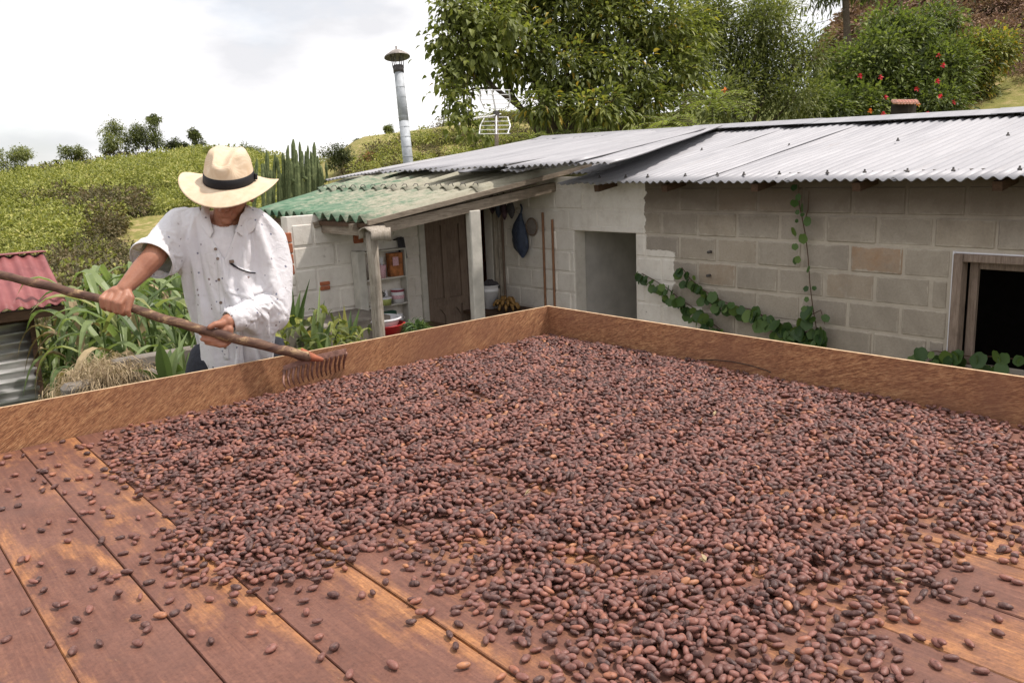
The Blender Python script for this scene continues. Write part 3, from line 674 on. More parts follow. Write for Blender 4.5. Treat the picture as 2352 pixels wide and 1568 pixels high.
# hibiscus flowers
fp = [(2153, 187), (2160, 222), (2022, 178), (2105, 205), (2033, 223), (2107, 240), (2028, 262), (2165, 150), (1975, 175), (2015, 300), (2190, 235), (1998, 255), (2130, 262), (2155, 128)]
hib = [o for o in COL.objects if o.name == 'hibiscus'][0]
for i, (x, y) in enumerate(fp):
    c = P(x, y, 17.7); n = 5; d = [CR*math.cos(k*1.2566)+CU*math.sin(k*1.2566)-_f*.4 for k in range(n)]
    leafobj('flower', *leaves([c]*n, d, .07, .065, .1, 2), 'flower' if i % 6 != 5 else 'flowero', hib)
leafobj('flower', *leaves([P(1665, 208, 16)]*4, [CR, -CR, CU, -CU], .08, .07, .1, 2), 'flowero', [o for o in COL.objects if o.name == 'slender_tree'][0])
# dark trunk with high branch at the top right, only its lower end in view
rt = root('tall_tree', P(1944, 60, 26), 'tall tree showing only its bare dark trunk and lowest leaves at the top edge', 'tree')
MB().tube([P(1949, 130, 26), P(1944, 40, 26), P(1942, 0, 26), P(1938, -120, 26)], [.12, .10, .10, .09], 8, .05).make('trunk', 'bark', rt)
bl = BL([(1880, -12, 26, 40, 30, 12), (1835, 8, 26, 30, 20, 7), (1905, -30, 26, 50, 30, 20), (1990, -40, 26, 60, 40, 22), (1915, 5, 26, 12, 12, 6)])
pos, dd, tn = clumped(bl, 120, 8, .12, .2); leafobj('crown', *leaves(pos, dd, .28, .1, .4, 1, tn*.5), 'leafB', rt)
# small tiled shelter on two posts, and a white tank
c = P(2075, 255, 15.6); k = 15.6/FPX
rt = root('shelter', c-Vector((0, 0, .5)), 'tiny shelter with a pink tiled roof on thin posts among the shrubs', 'shelter')
for i in range(7):
    for j in range(3):
        a = c+CR*((i-3)*7.2*k)+Vector((0, 0, (22-j*5)*k))-_f*(.08*j)+CR*(-j*2.4*k)
        MB().tube([a+_f*.1+Vector((0, 0, .03)), a-_f*.12-Vector((0, 0, .03))], [2.9*k, 3.3*k], 7).make('roof_tile', 'tile', rt)
for sx in (-21, 21): MB().tube([c+CR*sx*k-Vector((0, 0, 22*k)), c+CR*sx*k+Vector((0, 0, 18*k))], 1.1*k, 6).make('post', 'post', rt)
MB().box(c+Vector((-.16, -.16, -.1)), c+Vector((.16, .16, .12))).make('lamp_box', 'dark', rt)
c = P(2328, 112, 30)
rt = root('water_tank', c-Vector((0, 0, .3)), 'small white tank with a blue back edge on the slope at the right', 'tank')
MB().lathe(c-Vector((0, 0, .3)), [(0, 0), (.22, 0), (.25, .1), (.25, .4), (.18, .52), (0, .56)], 14).make('shell', 'tank', rt, True)
MB().lathe(c-Vector((0, 0, .28))+CR*.09+_f*.1, [(0, 0), (.21, 0), (.24, .1), (.24, .4), (.17, .55), (0, .58)], 14).make('back_shell', 'bluep', rt, True)
# dry grass on the slope at the right
pos = []
while len(pos) < 14000:
    az, d = random.uniform(61, 76), random.uniform(18, 34)
    if mnoise.noise(Vector((az*.6, d*.25, 0))) > -.1: pos.append((d*math.sin(R(az)), d*math.cos(R(az)), terr(d*math.sin(R(az)), d*math.cos(R(az)))))
n = len(pos); dd = RNG.normal(0, .5, (n, 3)); dd[:, 2] = 1
tag(leafobj('dry_grass', *leaves(pos, dd, RNG.uniform(.12, .34, n), .022, .5, 1), 'dry'), 'dry straw-coloured grass on the slope at the right', 'grass', kind='stuff')
# power wire
tag(MB().tube([P(1500, 130, 24), P(1700, 96, 24), P(1900, 48, 24), P(1945, 20, 24)], .008, 4).make('overhead_wire', 'cabledark'), 'thin overhead wire crossing the sky gap to the tall trunk', 'wire')

# --- columnar cactus
rt = root('cactus', P(670, 460, 11), 'clump of tall green columnar cactus behind the green roof', 'cactus')
cols = [(612, 345, 460), (622, 372, 462), (632, 355, 462), (640, 388, 465), (650, 338, 462), (655, 372, 465), (662, 318, 460), (668, 350, 462), (673, 303, 458), (680, 330, 460), (688, 322, 458), (694, 352, 456), (701, 340, 452), (707, 312, 448), (714, 334, 446), (722, 322, 442), (729, 345, 440), (736, 372, 436), (602, 368, 465), (645, 402, 466), (590, 352, 465), (618, 395, 468), (683, 375, 470), (709, 380, 465), (726, 390, 455), (696, 398, 470)]
for x, y0, y1 in cols:
    d = 11+random.uniform(-.35, .35); mb = MB(); y0 += random.uniform(-6, 22); b = P(x+random.uniform(-9, 9), y1+60, d); t = P(x, y0, d); r0 = random.uniform(.024, .037)
    n = 8; prof = []
    pts = [b.lerp(t, s)+Vector((random.uniform(-1, 1), random.uniform(-1, 1), 0))*.006 for s in (0, .25, .5, .75, .93, 1)]
    V = []; F = []; nv = 10
    for i, p in enumerate(pts):
        rr = r0*(1, 1.05, .95, 1, .8, .25)[i]
        for j in range(nv): a = 2*math.pi*j/nv; q = rr*(1 if j % 2 else .68); V.append(p+Vector((math.cos(a)*q, math.sin(a)*q, 0)))
    for i in range(len(pts)-1):
        for j in range(nv): F.append((i*nv+j, i*nv+(j+1) % nv, (i+1)*nv+(j+1) % nv, (i+1)*nv+j))
    F.append(tuple((len(pts)-1)*nv+j for j in range(nv)))
    if random.random() < .5:
        e = b.lerp(t, random.uniform(.55, .8)); s_ = random.choice((-1, 1))*random.uniform(.05, .08); e2 = e+CR*s_+Vector((0, 0, .04)); mb.tube([e, e2, e2+Vector((0, 0, random.uniform(.08, .2))), e2+Vector((0, 0, .22))], [.02, .025, .022, .006], 8)
    mb.add(V, F); mb.make('stem', 'cactus', rt)

# ================================================================== FARMHOUSE
XW, YS, ZG = 5.5, 6.80, -.80            # long wall plane, shelf-wall plane, yard level
farm = root('farmhouse', (5.5, 3.4, ZG), 'long concrete-block farmhouse under corrugated roofs, partly painted white', 'house')
def blockwall(axis, plane, u0, u1, z0, z1, holes, bl=.372, bh=.197, deep=.06, name='block', mortar=.013, proud=.0028):
    """course by course; each block is its own object; joints show the mortar core behind"""
    variants = {}
    rows = int(round((z1-z0)/bh))
    for i in range(rows):
        za, zb = z0+i*bh+mortar/2, z0+(i+1)*bh-mortar/2
        u = u0-(bl/2 if i % 2 else 0)
        while u < u1:
            segs = [(max(u, u0)+mortar/2, min(u+bl, u1)-mortar/2)]
            for (a, b, c, d) in holes:
                if zb > c and za < d:
                    ns = []
                    for s, e in segs:
                        if e <= a or s >= b: ns.append((s, e))
                        else:
                            if s < a-.03: ns.append((s, a))
                            if e > b+.03: ns.append((b, e))
                    segs = ns
            for s, e in segs:
                if e-s < .04: continue
                key = (round(e-s, 2), name, axis); cu = (s+e)/2; pr = random.uniform(-.0035, .0035)
                if axis == 'x': loc = (plane+pr, cu, za)
                else: loc = (cu, plane+pr, za)
                if key not in variants:
                    w = (e-s)
                    a, b = ((-proud, -w/2, 0), (deep, w/2, zb-za)) if axis == 'x' else ((-w/2, -proud, 0), (w/2, deep, zb-za))
                    mb = MB().box(a, b, bev=.010); me = mesh(name, mb.V, mb.F)
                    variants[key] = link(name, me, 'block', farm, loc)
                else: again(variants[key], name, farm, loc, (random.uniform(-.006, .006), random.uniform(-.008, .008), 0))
            u += bl
# long wall: core of mortar with openings (doorway, window)
DOOR = (4.965, 5.73, 1.012); WIN = (.75, 2.30, .27, .985)
def core(mb, y0, y1, z0, z1): mb.box((XW+.004, y0, z0), (XW+.14, y1, z1))
mb = MB()
for a in ((-1.2, WIN[0], ZG, 1.5), (WIN[0], WIN[1], ZG, WIN[2]), (WIN[0], WIN[1], WIN[3], 1.5), (WIN[1], DOOR[0], ZG, 1.5), (DOOR[0], DOOR[1], DOOR[2], 1.5), (DOOR[1], YS+.12, ZG, 1.5)): core(mb, *a)
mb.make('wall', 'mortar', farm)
blockwall('x', XW, -.35, YS-.02, .025, 1.41, [(WIN[0]-.03, WIN[1]+.03, WIN[2]-.03, WIN[3]+.03), (DOOR[0]-.005, DOOR[1]+.005, -1, DOOR[2]), ])
# lintel over the doorway, smooth painted
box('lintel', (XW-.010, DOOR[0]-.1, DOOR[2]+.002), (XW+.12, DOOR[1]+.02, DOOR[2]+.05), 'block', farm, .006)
# passage beyond the doorway
MB().box((XW+.142, DOOR[1]+.012, ZG), (8.2, DOOR[1]+.12, 1.45)).box((XW+.142, DOOR[0]-.12, ZG), (6.4, DOOR[0]-.012, 1.45)).make('passage_wall', 'recess', farm)
# shelf wall (runs along X) with the brown door
D2 = (4.505, 5.05, 1.20); GAP = (5.225, 5.37, 1.3)
mb = MB()
for a, b, c, d in ((3.16, D2[0], ZG, 1.75), (D2[0], D2[1], D2[2], 1.75), (D2[1], GAP[0], ZG, 1.75), (GAP[0], GAP[1], GAP[2], 1.6), (GAP[1], 5.5, ZG, 1.6)): mb.box((a, YS+.004, c), (b, YS+.12, min(d, 1.28+(a-3.16)*.12)))
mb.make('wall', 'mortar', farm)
blockwall('y', YS, 3.19, 4.49, -.36, 1.22, [], bl=.40, bh=.197)
# old bricks showing at the end of that wall
for i in range(15):
    MB().box((3.10, YS-.012+random.uniform(-.004, .004), -.22+i*.092), (3.185, YS+.10, -.14+i*.092), bev=.006).make('brick', 'brick' if i not in (3, 4, 8, 9, 10) else 'block', farm)
for x, z in ((3.83, 1.0), (3.83, 1.09), (3.44+.02, .62), (3.46, .66)):
    MB().box((x-.05, YS-.016, z), (x+.045, YS+.02, z+.08 if z > .9 else z+.035), bev=.006).make('brick', 'brick', farm)
MB().box((GAP[0]-.3, YS+.9, ZG), (GAP[1]+.4, YS+.95, 1.36)).box((GAP[0]-.36, YS+.13, ZG), (GAP[0]-.3, YS+.95, 1.36)).box((GAP[1]+.4, YS+.13, ZG), (GAP[1]+.46, YS+.95, 1.36)).box((GAP[0]-.36, YS+.121, 1.37), (GAP[1]+.46, YS+.95, 1.40)).make('store_room', 'brick', farm)
# brown panelled door
dr = MB().box((D2[0]+.03, YS+.02, ZG), (D2[1]-.02, YS+.045, D2[2]-.03)).make('door', 'door', farm)
W2 = D2[1]-D2[0]
for a, b, c, d in ((.03, .10, ZG, 1.17), (W2-.095, W2-.02, ZG, 1.17), (.10, W2-.095, 1.09, 1.17), (.10, W2-.095, .30, .375), (.235, .29, .375, 1.09), (.235, .29, ZG, .30)):
    MB().box((D2[0]+a, YS-.004, c), (D2[0]+b, YS+.022, d)).make('stile', 'door', dr)
for xa, xb in ((.10, .235), (.29, .425)):      # arched tops of the two lower panels
    n = 9; V = []; 
    for i in range(n):
        t = i/(n-1); x = D2[0]+xa+(xb-xa)*t; z = .20+.07*math.sin(math.pi*t)
        V += [(x, YS+.0, z), (x, YS+.0, .30), (x, YS+.02, z), (x, YS+.02, .30)]
    F = []
    for i in range(n-1): k = i*4; F += [(k, k+4, k+5, k+1), (k, k+2, k+6, k+4)]
    MB().add(V, F).make('arched_rail', 'door', dr)
box('door_frame', (D2[0]-.035, YS-.03, ZG), (D2[0]+.028, YS+.03, D2[2]+.04), 'pillar', farm, .004)
box('door_frame', (D2[1]-.018, YS-.02, ZG), (D2[1]+.02, YS+.03, D2[2]), 'door', farm, .003)
box('door_frame', (D2[0]+.03, YS-.02, D2[2]-.028), (D2[1]-.02, YS+.03, D2[2]+.03), 'door', farm, .003)
# white pier beside it, boarding to its right
box('pillar', (4.465, 5.95, ZG), (4.585, 6.02, 1.26), 'pillar', farm, .008)
for i, (xa, xb) in enumerate(((5.375, 5.42), (5.425, 5.465), (5.468, 5.495))): box('plank', (xa, YS-.03-.006*i, ZG), (xb, YS+.003, 1.2), 'post' if i < 2 else 'door', farm, .003)
# window frame with an inner sash rail, dark room behind
y0, y1, z0, z1 = WIN
wf = box('window_frame', (XW-.03, y1-.055, z0), (XW+.06, y1, z1), 'frame', farm, .005)
box('head_rail', (XW-.03, y0, z1-.05), (XW+.06, y1-.058, z1), 'frame', wf, .005)
box('sill', (XW-.05, y0, z0-.045), (XW+.08, y1+.02, z0-.002), 'frame', wf, .006)
box('inner_rail', (XW+.062, y1-.115, z0+.01), (XW+.10, y1-.065, z1-.055), 'frame', wf, .004)
box('inner_rail', (XW+.062, y0, z1-.10), (XW+.10, y1-.118, z1-.055), 'frame', wf, .004)
MB().box((XW-.012, y1+.001, z0-.1), (XW+.02, y1+.012, z1+.012)).box((XW-.012, y0, z1+.001), (XW+.02, y1, z1+.009)).make('plaster_edge', 'cloth_white', farm)
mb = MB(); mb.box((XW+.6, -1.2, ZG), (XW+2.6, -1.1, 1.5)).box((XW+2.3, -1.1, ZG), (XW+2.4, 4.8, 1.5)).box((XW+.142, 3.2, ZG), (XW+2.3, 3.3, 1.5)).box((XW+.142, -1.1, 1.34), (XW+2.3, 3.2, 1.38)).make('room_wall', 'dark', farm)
tag(box('farm_floor', (XW, -1.2, ZG-.1), (8.3, 9, ZG+.02), 'conc'), kind='structure')
# ------------------------------------------------- corrugated roof sheets
def sheet(name, a, b, c, d, waves, amp, mat, nl=8, warp=.01, ns=6, thick=.003, phase=0):
    """a-b lower edge, d-c upper edge; the ribs run from the lower to the upper edge"""
    a, b, c, d = map(Vector, (a, b, c, d)); n = int(waves*ns); nrm = (b-a).cross(d-a).normalized()
    if nrm.z < 0: nrm = -nrm
    V = []; F = []; sd = random.random()*50
    for lay in (0, 1):
        for j in range(nl+1):
            t = j/nl
            for i in range(n+1):
                s = i/n; p = a.lerp(b, s).lerp(d.lerp(c, s), t)
                h = amp*math.sin(2*math.pi*waves*s+phase)+warp*mnoise.noise(Vector((s*waves*.35+sd, t*2.2, 0)))
                V.append(p+nrm*(h-lay*thick))
    w = n+1; k = (nl+1)*w
    for j in range(nl):
        for i in range(n):
            F.append((j*w+i, j*w+i+1, (j+1)*w+i+1, (j+1)*w+i)); F.append((k+(j+1)*w+i, k+(j+1)*w+i+1, k+j*w+i+1, k+j*w+i))
    for i in range(n): F.append((i, k+i, k+i+1, i+1)); F.append((nl*w+i, nl*w+i+1, k+nl*w+i+1, k+nl*w+i))
    for j in range(nl): F.append((j*w, (j+1)*w, k+(j+1)*w, k+j*w)); F.append((j*w+n, k+j*w+n, k+(j+1)*w+n, (j+1)*w+n))
    return MB().add(V, F).make(name, mat, farm, True)
EX, EZ, RX, RZ = 5.22, 1.452, 7.75, 1.885
def ridge_z(y): return RZ-.018*(y-2.7)/5*-1
y = 5.60; k = 0
sheet('roof_sheet', (5.66, 7.2, EZ+.44*(RZ+.03-EZ)/2.53), (5.66, 5.58, EZ+.44*(RZ+.03-EZ)/2.53), (RX, 5.58, 1.912), (RX, 7.2, 1.925), 20, .0105, 'roof', 5, .01)
PW = .0762
while y > -1.3:
    w = 10*PW; e = random.uniform(-.03, .03); rz = lerp([(0, 1.845), (2.7, 1.868), (5.8, 1.915), (8.6, 1.94)], y-w/2)
    lift = .006*(k % 2)
    sheet('roof_sheet', (EX+e, y+.03, EZ+lift), (EX+e+random.uniform(-.03, .03), y-w, EZ+lift+random.uniform(-.008, .008)), (RX, y-w, rz+lift), (RX, y+.03, rz+lift), 11, .0105, 'roof', 9, .014)
    y -= w; k += 1
# fixing hooks (small dark clips) on the ribs
clip = None
def clipat(p):
    global clip
    if clip is None:
        clip = MB().lathe((0, 0, 0), [(.013, -.002), (.013, .006), (.007, .012), (.006, .022), (0, .024)], 8); me = mesh('roof_screw', clip.V, clip.F); clip = link('roof_screw', me, 'darkpipe', farm, p)
    else: again(clip, 'roof_screw', farm, p)
def mainz(x, y): return EZ+(x-EX)/(RX-EX)*(lerp([(0, 1.845), (2.7, 1.868), (5.8, 1.915)], y)-EZ)+.014
for i in range(20): clipat((5.36+random.uniform(-.02, .03), 5.25-i*.30+random.uniform(-.05, .05), mainz(5.36, 3)+.004))
for i in range(7): clipat((6.55, 5.0-i*.85+random.uniform(-.1, .1), mainz(6.55, 3)+.006))
# ridge capping in lapped strips
def capstrip(y0, y1, dz, zz): 
    mb = MB(); V = []
    for yy in (y0, y1):
        z = lerp([(0, 1.858), (2.7, 1.880), (5.8, 1.927), (8.6, 1.952)], yy)+dz
        V += [(RX-.22, yy, z-.012), (RX-.02, yy, z+.035), (RX+.02, yy, z+.035), (RX+.25, yy, z-.02), (RX+.25, yy, z-.024), (RX+.02, yy, z+.031), (RX-.02, yy, z+.031), (RX-.22, yy, z-.016)]
    F = [(i, (i+1) % 8, 8+(i+1) % 8, 8+i) for i in range(8)]+[tuple(range(8))[::-1], tuple(range(8, 16))]
    mb.add(V, F).make('ridge_cap', 'roof', farm)
for i, (a, b) in enumerate(((-1.2, .9), (.86, 2.95), (2.9, 4.6), (4.55, 6.1))): capstrip(a, b, .004+.004*(i % 2), 0)
# far slope of the roof and the far section of sheets beyond the green roof
sheet('roof_sheet', (RX+2.4, -1.3, 1.45), (RX+2.4, 8.6, 1.5), (RX+.03, 8.6, 1.93), (RX+.03, -1.3, 1.83), 40, .01, 'roof', 2, .01, 4)
PN = Vector((RX-4.5, 0, 1.935-1.565)).cross(Vector((0, 1, 0))); PP = (RX, 7, 1.94)
def onroof(x, y, dz=0): return hit(x, y, (RX, 7, 1.94+dz), PN)
def quadsheet(pts, waves, dz, warp=.02):
    a, b, c, d = [onroof(x, y, dz) for x, y in pts]; sheet('roof_sheet', a, b, c, d, waves, .0105, 'roof', 7, warp)
quadsheet([(746, 414), (884, 391), (1262, 318), (1238, 318)], 17, 0, .012)
quadsheet([(872, 396), (1010, 386), (1440, 306), (1255, 318)], 12, .012)
quadsheet([(985, 393), (1170, 379), (1580, 297), (1430, 306)], 14, .022)
quadsheet([(1160, 385), (1322, 373), (1622, 293), (1560, 297)], 12, .030)
quadsheet([(1150, 393), (1345, 374), (1560, 312), (1500, 318)], 14, .006, .03)
quadsheet([(1255, 381), (1400, 372), (1660, 291), (1590, 294)], 10, .016, .03)
sheet('roof_sheet', onroof(858, 401, -.05), onroof(1240, 386, -.05), onroof(1300, 372, -.03), onroof(890, 391, -.03), 8, .004, 'roof', 3, .03)
capstrip(6.05, 8.62, .0, 0)
# walls under the far section
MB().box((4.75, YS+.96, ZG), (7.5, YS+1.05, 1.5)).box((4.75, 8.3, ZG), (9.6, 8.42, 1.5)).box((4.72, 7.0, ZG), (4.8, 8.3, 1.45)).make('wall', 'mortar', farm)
MB().beam((4.9, 8.5, 1.56), (7.7, 8.5, 1.87), .05, .06).make('rafter', 'rafter', farm)
for bx_, by_ in ((1632, 632), (1634, 578)):
    q_ = on(bx_, by_, 'x', XW); MB().tube([q_-Vector((.045, 0, 0)), q_+Vector((.004, 0, 0))], .011, 8).make('wall_bolt', 'darkpipe', farm, True)
# eave purlin and rafter ends of the main roof
for yy in (-.3, .55, 1.35, 2.0, 2.85, 3.62, 4.45, 5.2):
    MB().beam((5.27, yy, 1.405), (7.7, yy, 1.405+2.43*.165), .055, .055).make('rafter', 'rafter', farm)
MB().box((5.505, -.9, 1.44), (5.62, 5.6, 1.5)).make('wall_plate', 'rafter', farm)
MB().box((5.51, 5.601, 1.30), (6.4, 7.2, 1.46)).make('wall', 'rafter', farm)
# ------------------------------------------------- porch with the green roof
GX, GY, GZ = 3.42, 5.95, 1.262; SL = (1.600-1.255)/(5.93-3.42)
def gz(x): return GZ+(x-GX)*SL
GP = .158
QN = [Vector((GX, GY, GZ)), Vector((5.95, GY, gz(5.95))), Vector((5.15, 8.60, 1.600)), Vector((GX, 7.95, 1.285))]
def gq(s_, t, dz=0): return QN[0].lerp(QN[3], s_).lerp(QN[1].lerp(QN[2], s_), t)+Vector((0, 0, dz))
for row, (ta, tb, dz) in enumerate(((0, .51, 0), (.46, 1, .020))):
    for s_ in range(2):
        sa, sb = s_*.5, s_*.5+.505; e = random.uniform(-.006, .006)
        sheet('roof_sheet', gq(sa, ta+e, dz+.004*s_), gq(sb, ta+e, dz+.004*s_), gq(sb, tb, dz), gq(sa, tb, dz), 6.5, .031, 'green', 10, .01, 10, .007, -1.57)
for i in range(15):   # hooks along the lap of the two rows
    p = gq(.02+i*.066, .468, .052)
    MB().tube([p+Vector((-.05, 0, .0)), p+Vector((-.03, 0, .018)), p+Vector((0, 0, .016)), p+Vector((.01, 0, -.01))], .0042, 5).make('roof_hook', 'darkpipe', farm)
# barge board along the near edge, beam beneath it, posts
MB().beam((GX+.02, GY-.012, gz(GX)-.030), (5.95, GY-.012, gz(5.95)-.020), .022, .040).make('barge_board', 'beam', farm)
MB().beam((3.46, GY+.045, gz(3.46)-.105), (5.50, GY+.045, gz(5.5)-.135), .07, .085).make('beam', 'beam', farm)
MB().beam((3.50, 5.9, 1.155), (3.50, 7.95, 1.165), .06, .07).make('beam', 'beamy', farm)
for yy in (6.15, 6.8, 7.4): MB().beam((3.40, yy, gz(3.4)-.065), (5.4, yy, gz(5.4)-.065), .05, .05).make('rafter', 'beam', farm)
MB().beam((3.46, 5.96, 1.21), (3.46, 7.9, 1.21), .03, .035).make('batten', 'rafter', farm)
pb, pt = Vector((3.50, 5.99, ZG)), Vector((3.50, 5.99, 1.16))
MB().tube([pb.lerp(pt, t)+Vector((random.uniform(-1, 1), random.uniform(-1, 1), 0))*.006 for t in np.linspace(0, 1, 9)], [.056, .056, .054, .055, .052, .05, .049, .047, .046], 12, .06).make('post', 'post', farm, True)
# whitened sack wrapped over the beam end on the post
mb = MB(); V = []; F = []
for i in range(9):
    t = i/8; a = math.pi*1.15*t-.2
    for j in range(6):
        s_ = j/5; V.append(Vector((3.40+.19*s_+.01*math.sin(i*2.3), 5.90+.10*math.cos(a)*(1-.2*s_)+.03, 1.13+.075*math.sin(a)-.05*s_*math.sin(i*1.7)*.5-.02*abs(s_-.5))))
for i in range(8):
    for j in range(5): F.append((i*6+j, i*6+j+1, (i+1)*6+j+1, (i+1)*6+j))
o = mb.add(V, F).make('wrapped_sack', 'post', farm, True); md = o.modifiers.new('s', 'SOLIDIFY'); md.thickness = .008
# chimney standing behind the roof
cb, ct = P(937, 368, 12), P(915, 158, 12)
ch = MB(); k = 12/FPX
ch.tube([cb-Vector((0, 0, 1.2)), cb.lerp(ct, .0), cb.lerp(ct, .42)], [11.5*k]*3, 18).make('chimney', 'pipe', farm, True)
chim = [o for o in farm.children if o.name == 'chimney'][0]
for i in range(8):
    a = cb.lerp(ct, .03+i*.108); ax = (ct-cb).normalized()
    MB().tube([a, a+ax*.004, a+ax*.008], [11.6*k-i*.15*k, 12.6*k-i*.15*k, 11.6*k-i*.15*k], 18).make('seam', 'pipe', chim, True)
MB().tube([cb.lerp(ct, .42), cb.lerp(ct, .96)], [11.3*k, 10.6*k], 18).make('upper_pipe', 'pipe', chim, True)
MB().tube([cb.lerp(ct, .955), cb.lerp(ct, 1.03)], [12.2*k, 12.2*k], 18).make('collar', 'darkpipe', chim, True)
M3 = (ct-cb).to_track_quat('Z', 'Y').to_matrix()
for i in range(6):
    a = i*1.047; q = ct+M3 @ Vector((math.cos(a)*12*k, math.sin(a)*12*k, 0)); q2 = q+M3 @ Vector((math.cos(a)*2*k, math.sin(a)*2*k, 32*k))
    MB().tube([q, q2], 1.1*k, 5).make('stay', 'darkpipe', chim)
MB().lathe(ct, [(30*k, 26*k), (29*k, 29*k), (13*k, 40*k), (2*k, 45*k), (2*k, 52*k), (0, 52*k)], 20, M3).lathe(ct, [(29.5*k, 26*k), (13*k, 37*k), (0, 41*k)], 20, M3).make('cowl', 'cap', chim, False)

# ------------------------------------------------- antenna on its wooden mast
d = 11.4; A = lambda x, y, dd=0: P(x, y, d+dd)
an = root('antenna', A(1141, 345), 'grid-reflector television antenna on a wooden mast above the roof', 'antenna')
MB().tube([A(1141, 350), A(1140, 262)], .028, 6).make('mast', 'beam', an)
for (a, b, c_) in (((1104, 206), (1113, 250), (1164, 250)), ):
    pass
def rod(pts, r=.006, nm='rod'): MB().tube([A(*p) for p in pts], r, 5).make(nm, 'alu', an)
for s_, yb, yt in ((1, 250, 208), (-1, 270, 308)):
    rod([(1113, yb, 0), (1103, (yb+yt)/2, -.1), (1103 if s_ > 0 else 1101, yt, -.25)], .009, 'side_frame'); rod([(1166, yb, 0), (1172, (yb+yt)/2, -.1), (1169 if s_ > 0 else 1166, yt, -.25)], .009, 'side_frame')
    for i in range(5):
        t = i/4; y = yb+(yt-yb)*t; xl = 1113-10*min(1, t*1.6); xr = 1166+(6 if t > .2 else 2)
        rod([(xl, y, -.25*t), (xr, y-1, -.25*t)], .0055, 'cross_rod')
rod([(1140, 262, 0), (1134, 230, -.1), (1130, 208, -.2)], .012, 'spine'); rod([(1088, 272, -.5), (1120, 268, -.2), (1150, 262, .1)], .010, 'boom'); rod([(1140, 262, 0), (1140, 308, -.2)], .009, 'spine')
for x in (1093, 1100, 1108, 1118): rod([(x-6, 276-(x-1093)*.2, -.45+(x-1093)*.01), (x+14, 262-(x-1093)*.2, -.45+(x-1093)*.01)], .005, 'element')
MB().box(A(1140, 262)-Vector((.03, .03, .04)), A(1140, 262)+Vector((.03, .03, .04))).make('clamp', 'darkpipe', an)

# ------------------------------------------------- things on and by the house walls
def cyl(name, c, r0, r1, h, mat, parent, lid=False):
    return MB().lathe(c, [(0, 0), (r0, 0), (r0*.3+r1*.7, h*.7), (r1, h), (r1*.94, h), (r1*.9, h*.9), (0, h*.9)], 16).make(name, mat, parent, True)
sh = root('shelf_unit', (4.07, YS-.1, .18), 'white wall shelf with three boards of pots and tins between post and door', 'shelf')
xs0, xs1, zt, zb = 3.86, 4.295, .925, .19
box('side_panel', (xs0-.08, YS-.125, zb-.05), (xs0, YS-.012, zt+.01), 'pillar', sh, .003); box('side_panel', (xs1-.014, YS-.125, zb), (xs1, YS-.012, zt), 'pillar', sh, .003)
box('top_board', (xs0, YS-.125, zt-.014), (xs1-.016, YS-.012, zt), 'pillar', sh, .003)
SZ = [.655, .405, .215]
for z in SZ: box('shelf_board', (xs0+.002, YS-.125, z), (xs1-.016, YS-.012, z+.014), 'pillar', sh, .003)
ysh = YS-.0755
def item(label, cat, name, *a, **k): return root(name, a[0], label, cat, 'things on the wall shelf')
z = SZ[0]+.0145
r = item('white plastic bottle with a dark stick, top shelf of the wall shelf', 'bottle', 'bottle', (3.93, ysh, z)); MB().lathe((3.94, ysh, z), [(0, 0), (.024, 0), (.026, .02), (.025, .09), (.012, .12), (.011, .14), (0, .14)], 14).make('body', 'white', r, True); MB().tube([(3.94, ysh, z+.13), (3.90, ysh-.02, z+.21)], .004, 5).make('stick', 'dark', r)
r = item('pink patterned cup holding spoons, top shelf of the wall shelf', 'cup', 'cup', (4.06, ysh-.02, z)); cyl('body', (4.045, ysh-.02, z), .028, .036, .12, 'pink', r)
for i in range(3): MB().tube([(4.045, ysh-.02, z+.1), (4.03+.018*i, ysh, z+.19)], .005, 5).make('spoon', 'white', r)
r = item('tall orange-brown printed carton, top shelf of the wall shelf', 'box', 'carton', (4.2, ysh, z)); MB().box((4.125, ysh-.03, z), (4.265, ysh+.04, z+.215), bev=.003).make('body', 'boxo', r); MB().box((4.155, ysh-.032, z+.10), (4.215, ysh-.029, z+.18)).make('picture', 'pink', r)
z = SZ[1]+.0145
r = item('white tin with maroon rims, middle shelf of the wall shelf', 'tin', 'tin', (4.20, ysh, z)); cyl('body', (4.20, ysh, z), .058, .062, .125, 'white', r); MB().lathe((4.20, ysh, z+.105), [(.0635, 0), (.0645, .012), (.0635, .02)], 16).make('rim', 'maroon', r, True); MB().lathe((4.20, ysh, z+.04), [(.0620, 0), (.0632, .004), (.0635, .03), (.0628, .034)], 16).make('label_band', 'pink', r)
r = item('low tub with a lime label, middle shelf of the wall shelf', 'tub', 'tub', (4.06, ysh-.02, z)); cyl('body', (4.05, ysh-.02, z), .055, .062, .062, 'limep', r); MB().lathe((4.05, ysh-.02, z+.058), [(.064, 0), (.066, .006), (.06, .012), (0, .012)], 16).make('lid', 'white', r)
r = item('dark lumpy mug on the tub, middle shelf of the wall shelf', 'mug', 'mug', (4.02, ysh-.01, z+.075)); cyl('body', (4.0, ysh-.01, z+.071), .03, .036, .06, 'dark', r); MB().tube([(4.03, ysh-.03, z+.12), (4.045, ysh-.04, z+.10), (4.03, ysh-.03, z+.08)], .005, 5).make('handle', 'dark', r)
r = item('small white bottle behind the tub, middle shelf of the wall shelf', 'bottle', 'bottle', (4.10, ysh+.04, z)); MB().lathe((4.10, ysh+.04, z), [(0, 0), (.02, 0), (.02, .09), (.009, .12), (0, .13)], 12).make('body', 'white', r, True)
z = SZ[2]+.0145
r = item('dark green rectangular tin with a yellow fruit print, bottom shelf', 'tin', 'tin', (4.09, ysh-.02, z)); MB().box((4.0, ysh-.045, z), (4.155, ysh+.03, z+.125), bev=.008).make('body', 'greenp', r)
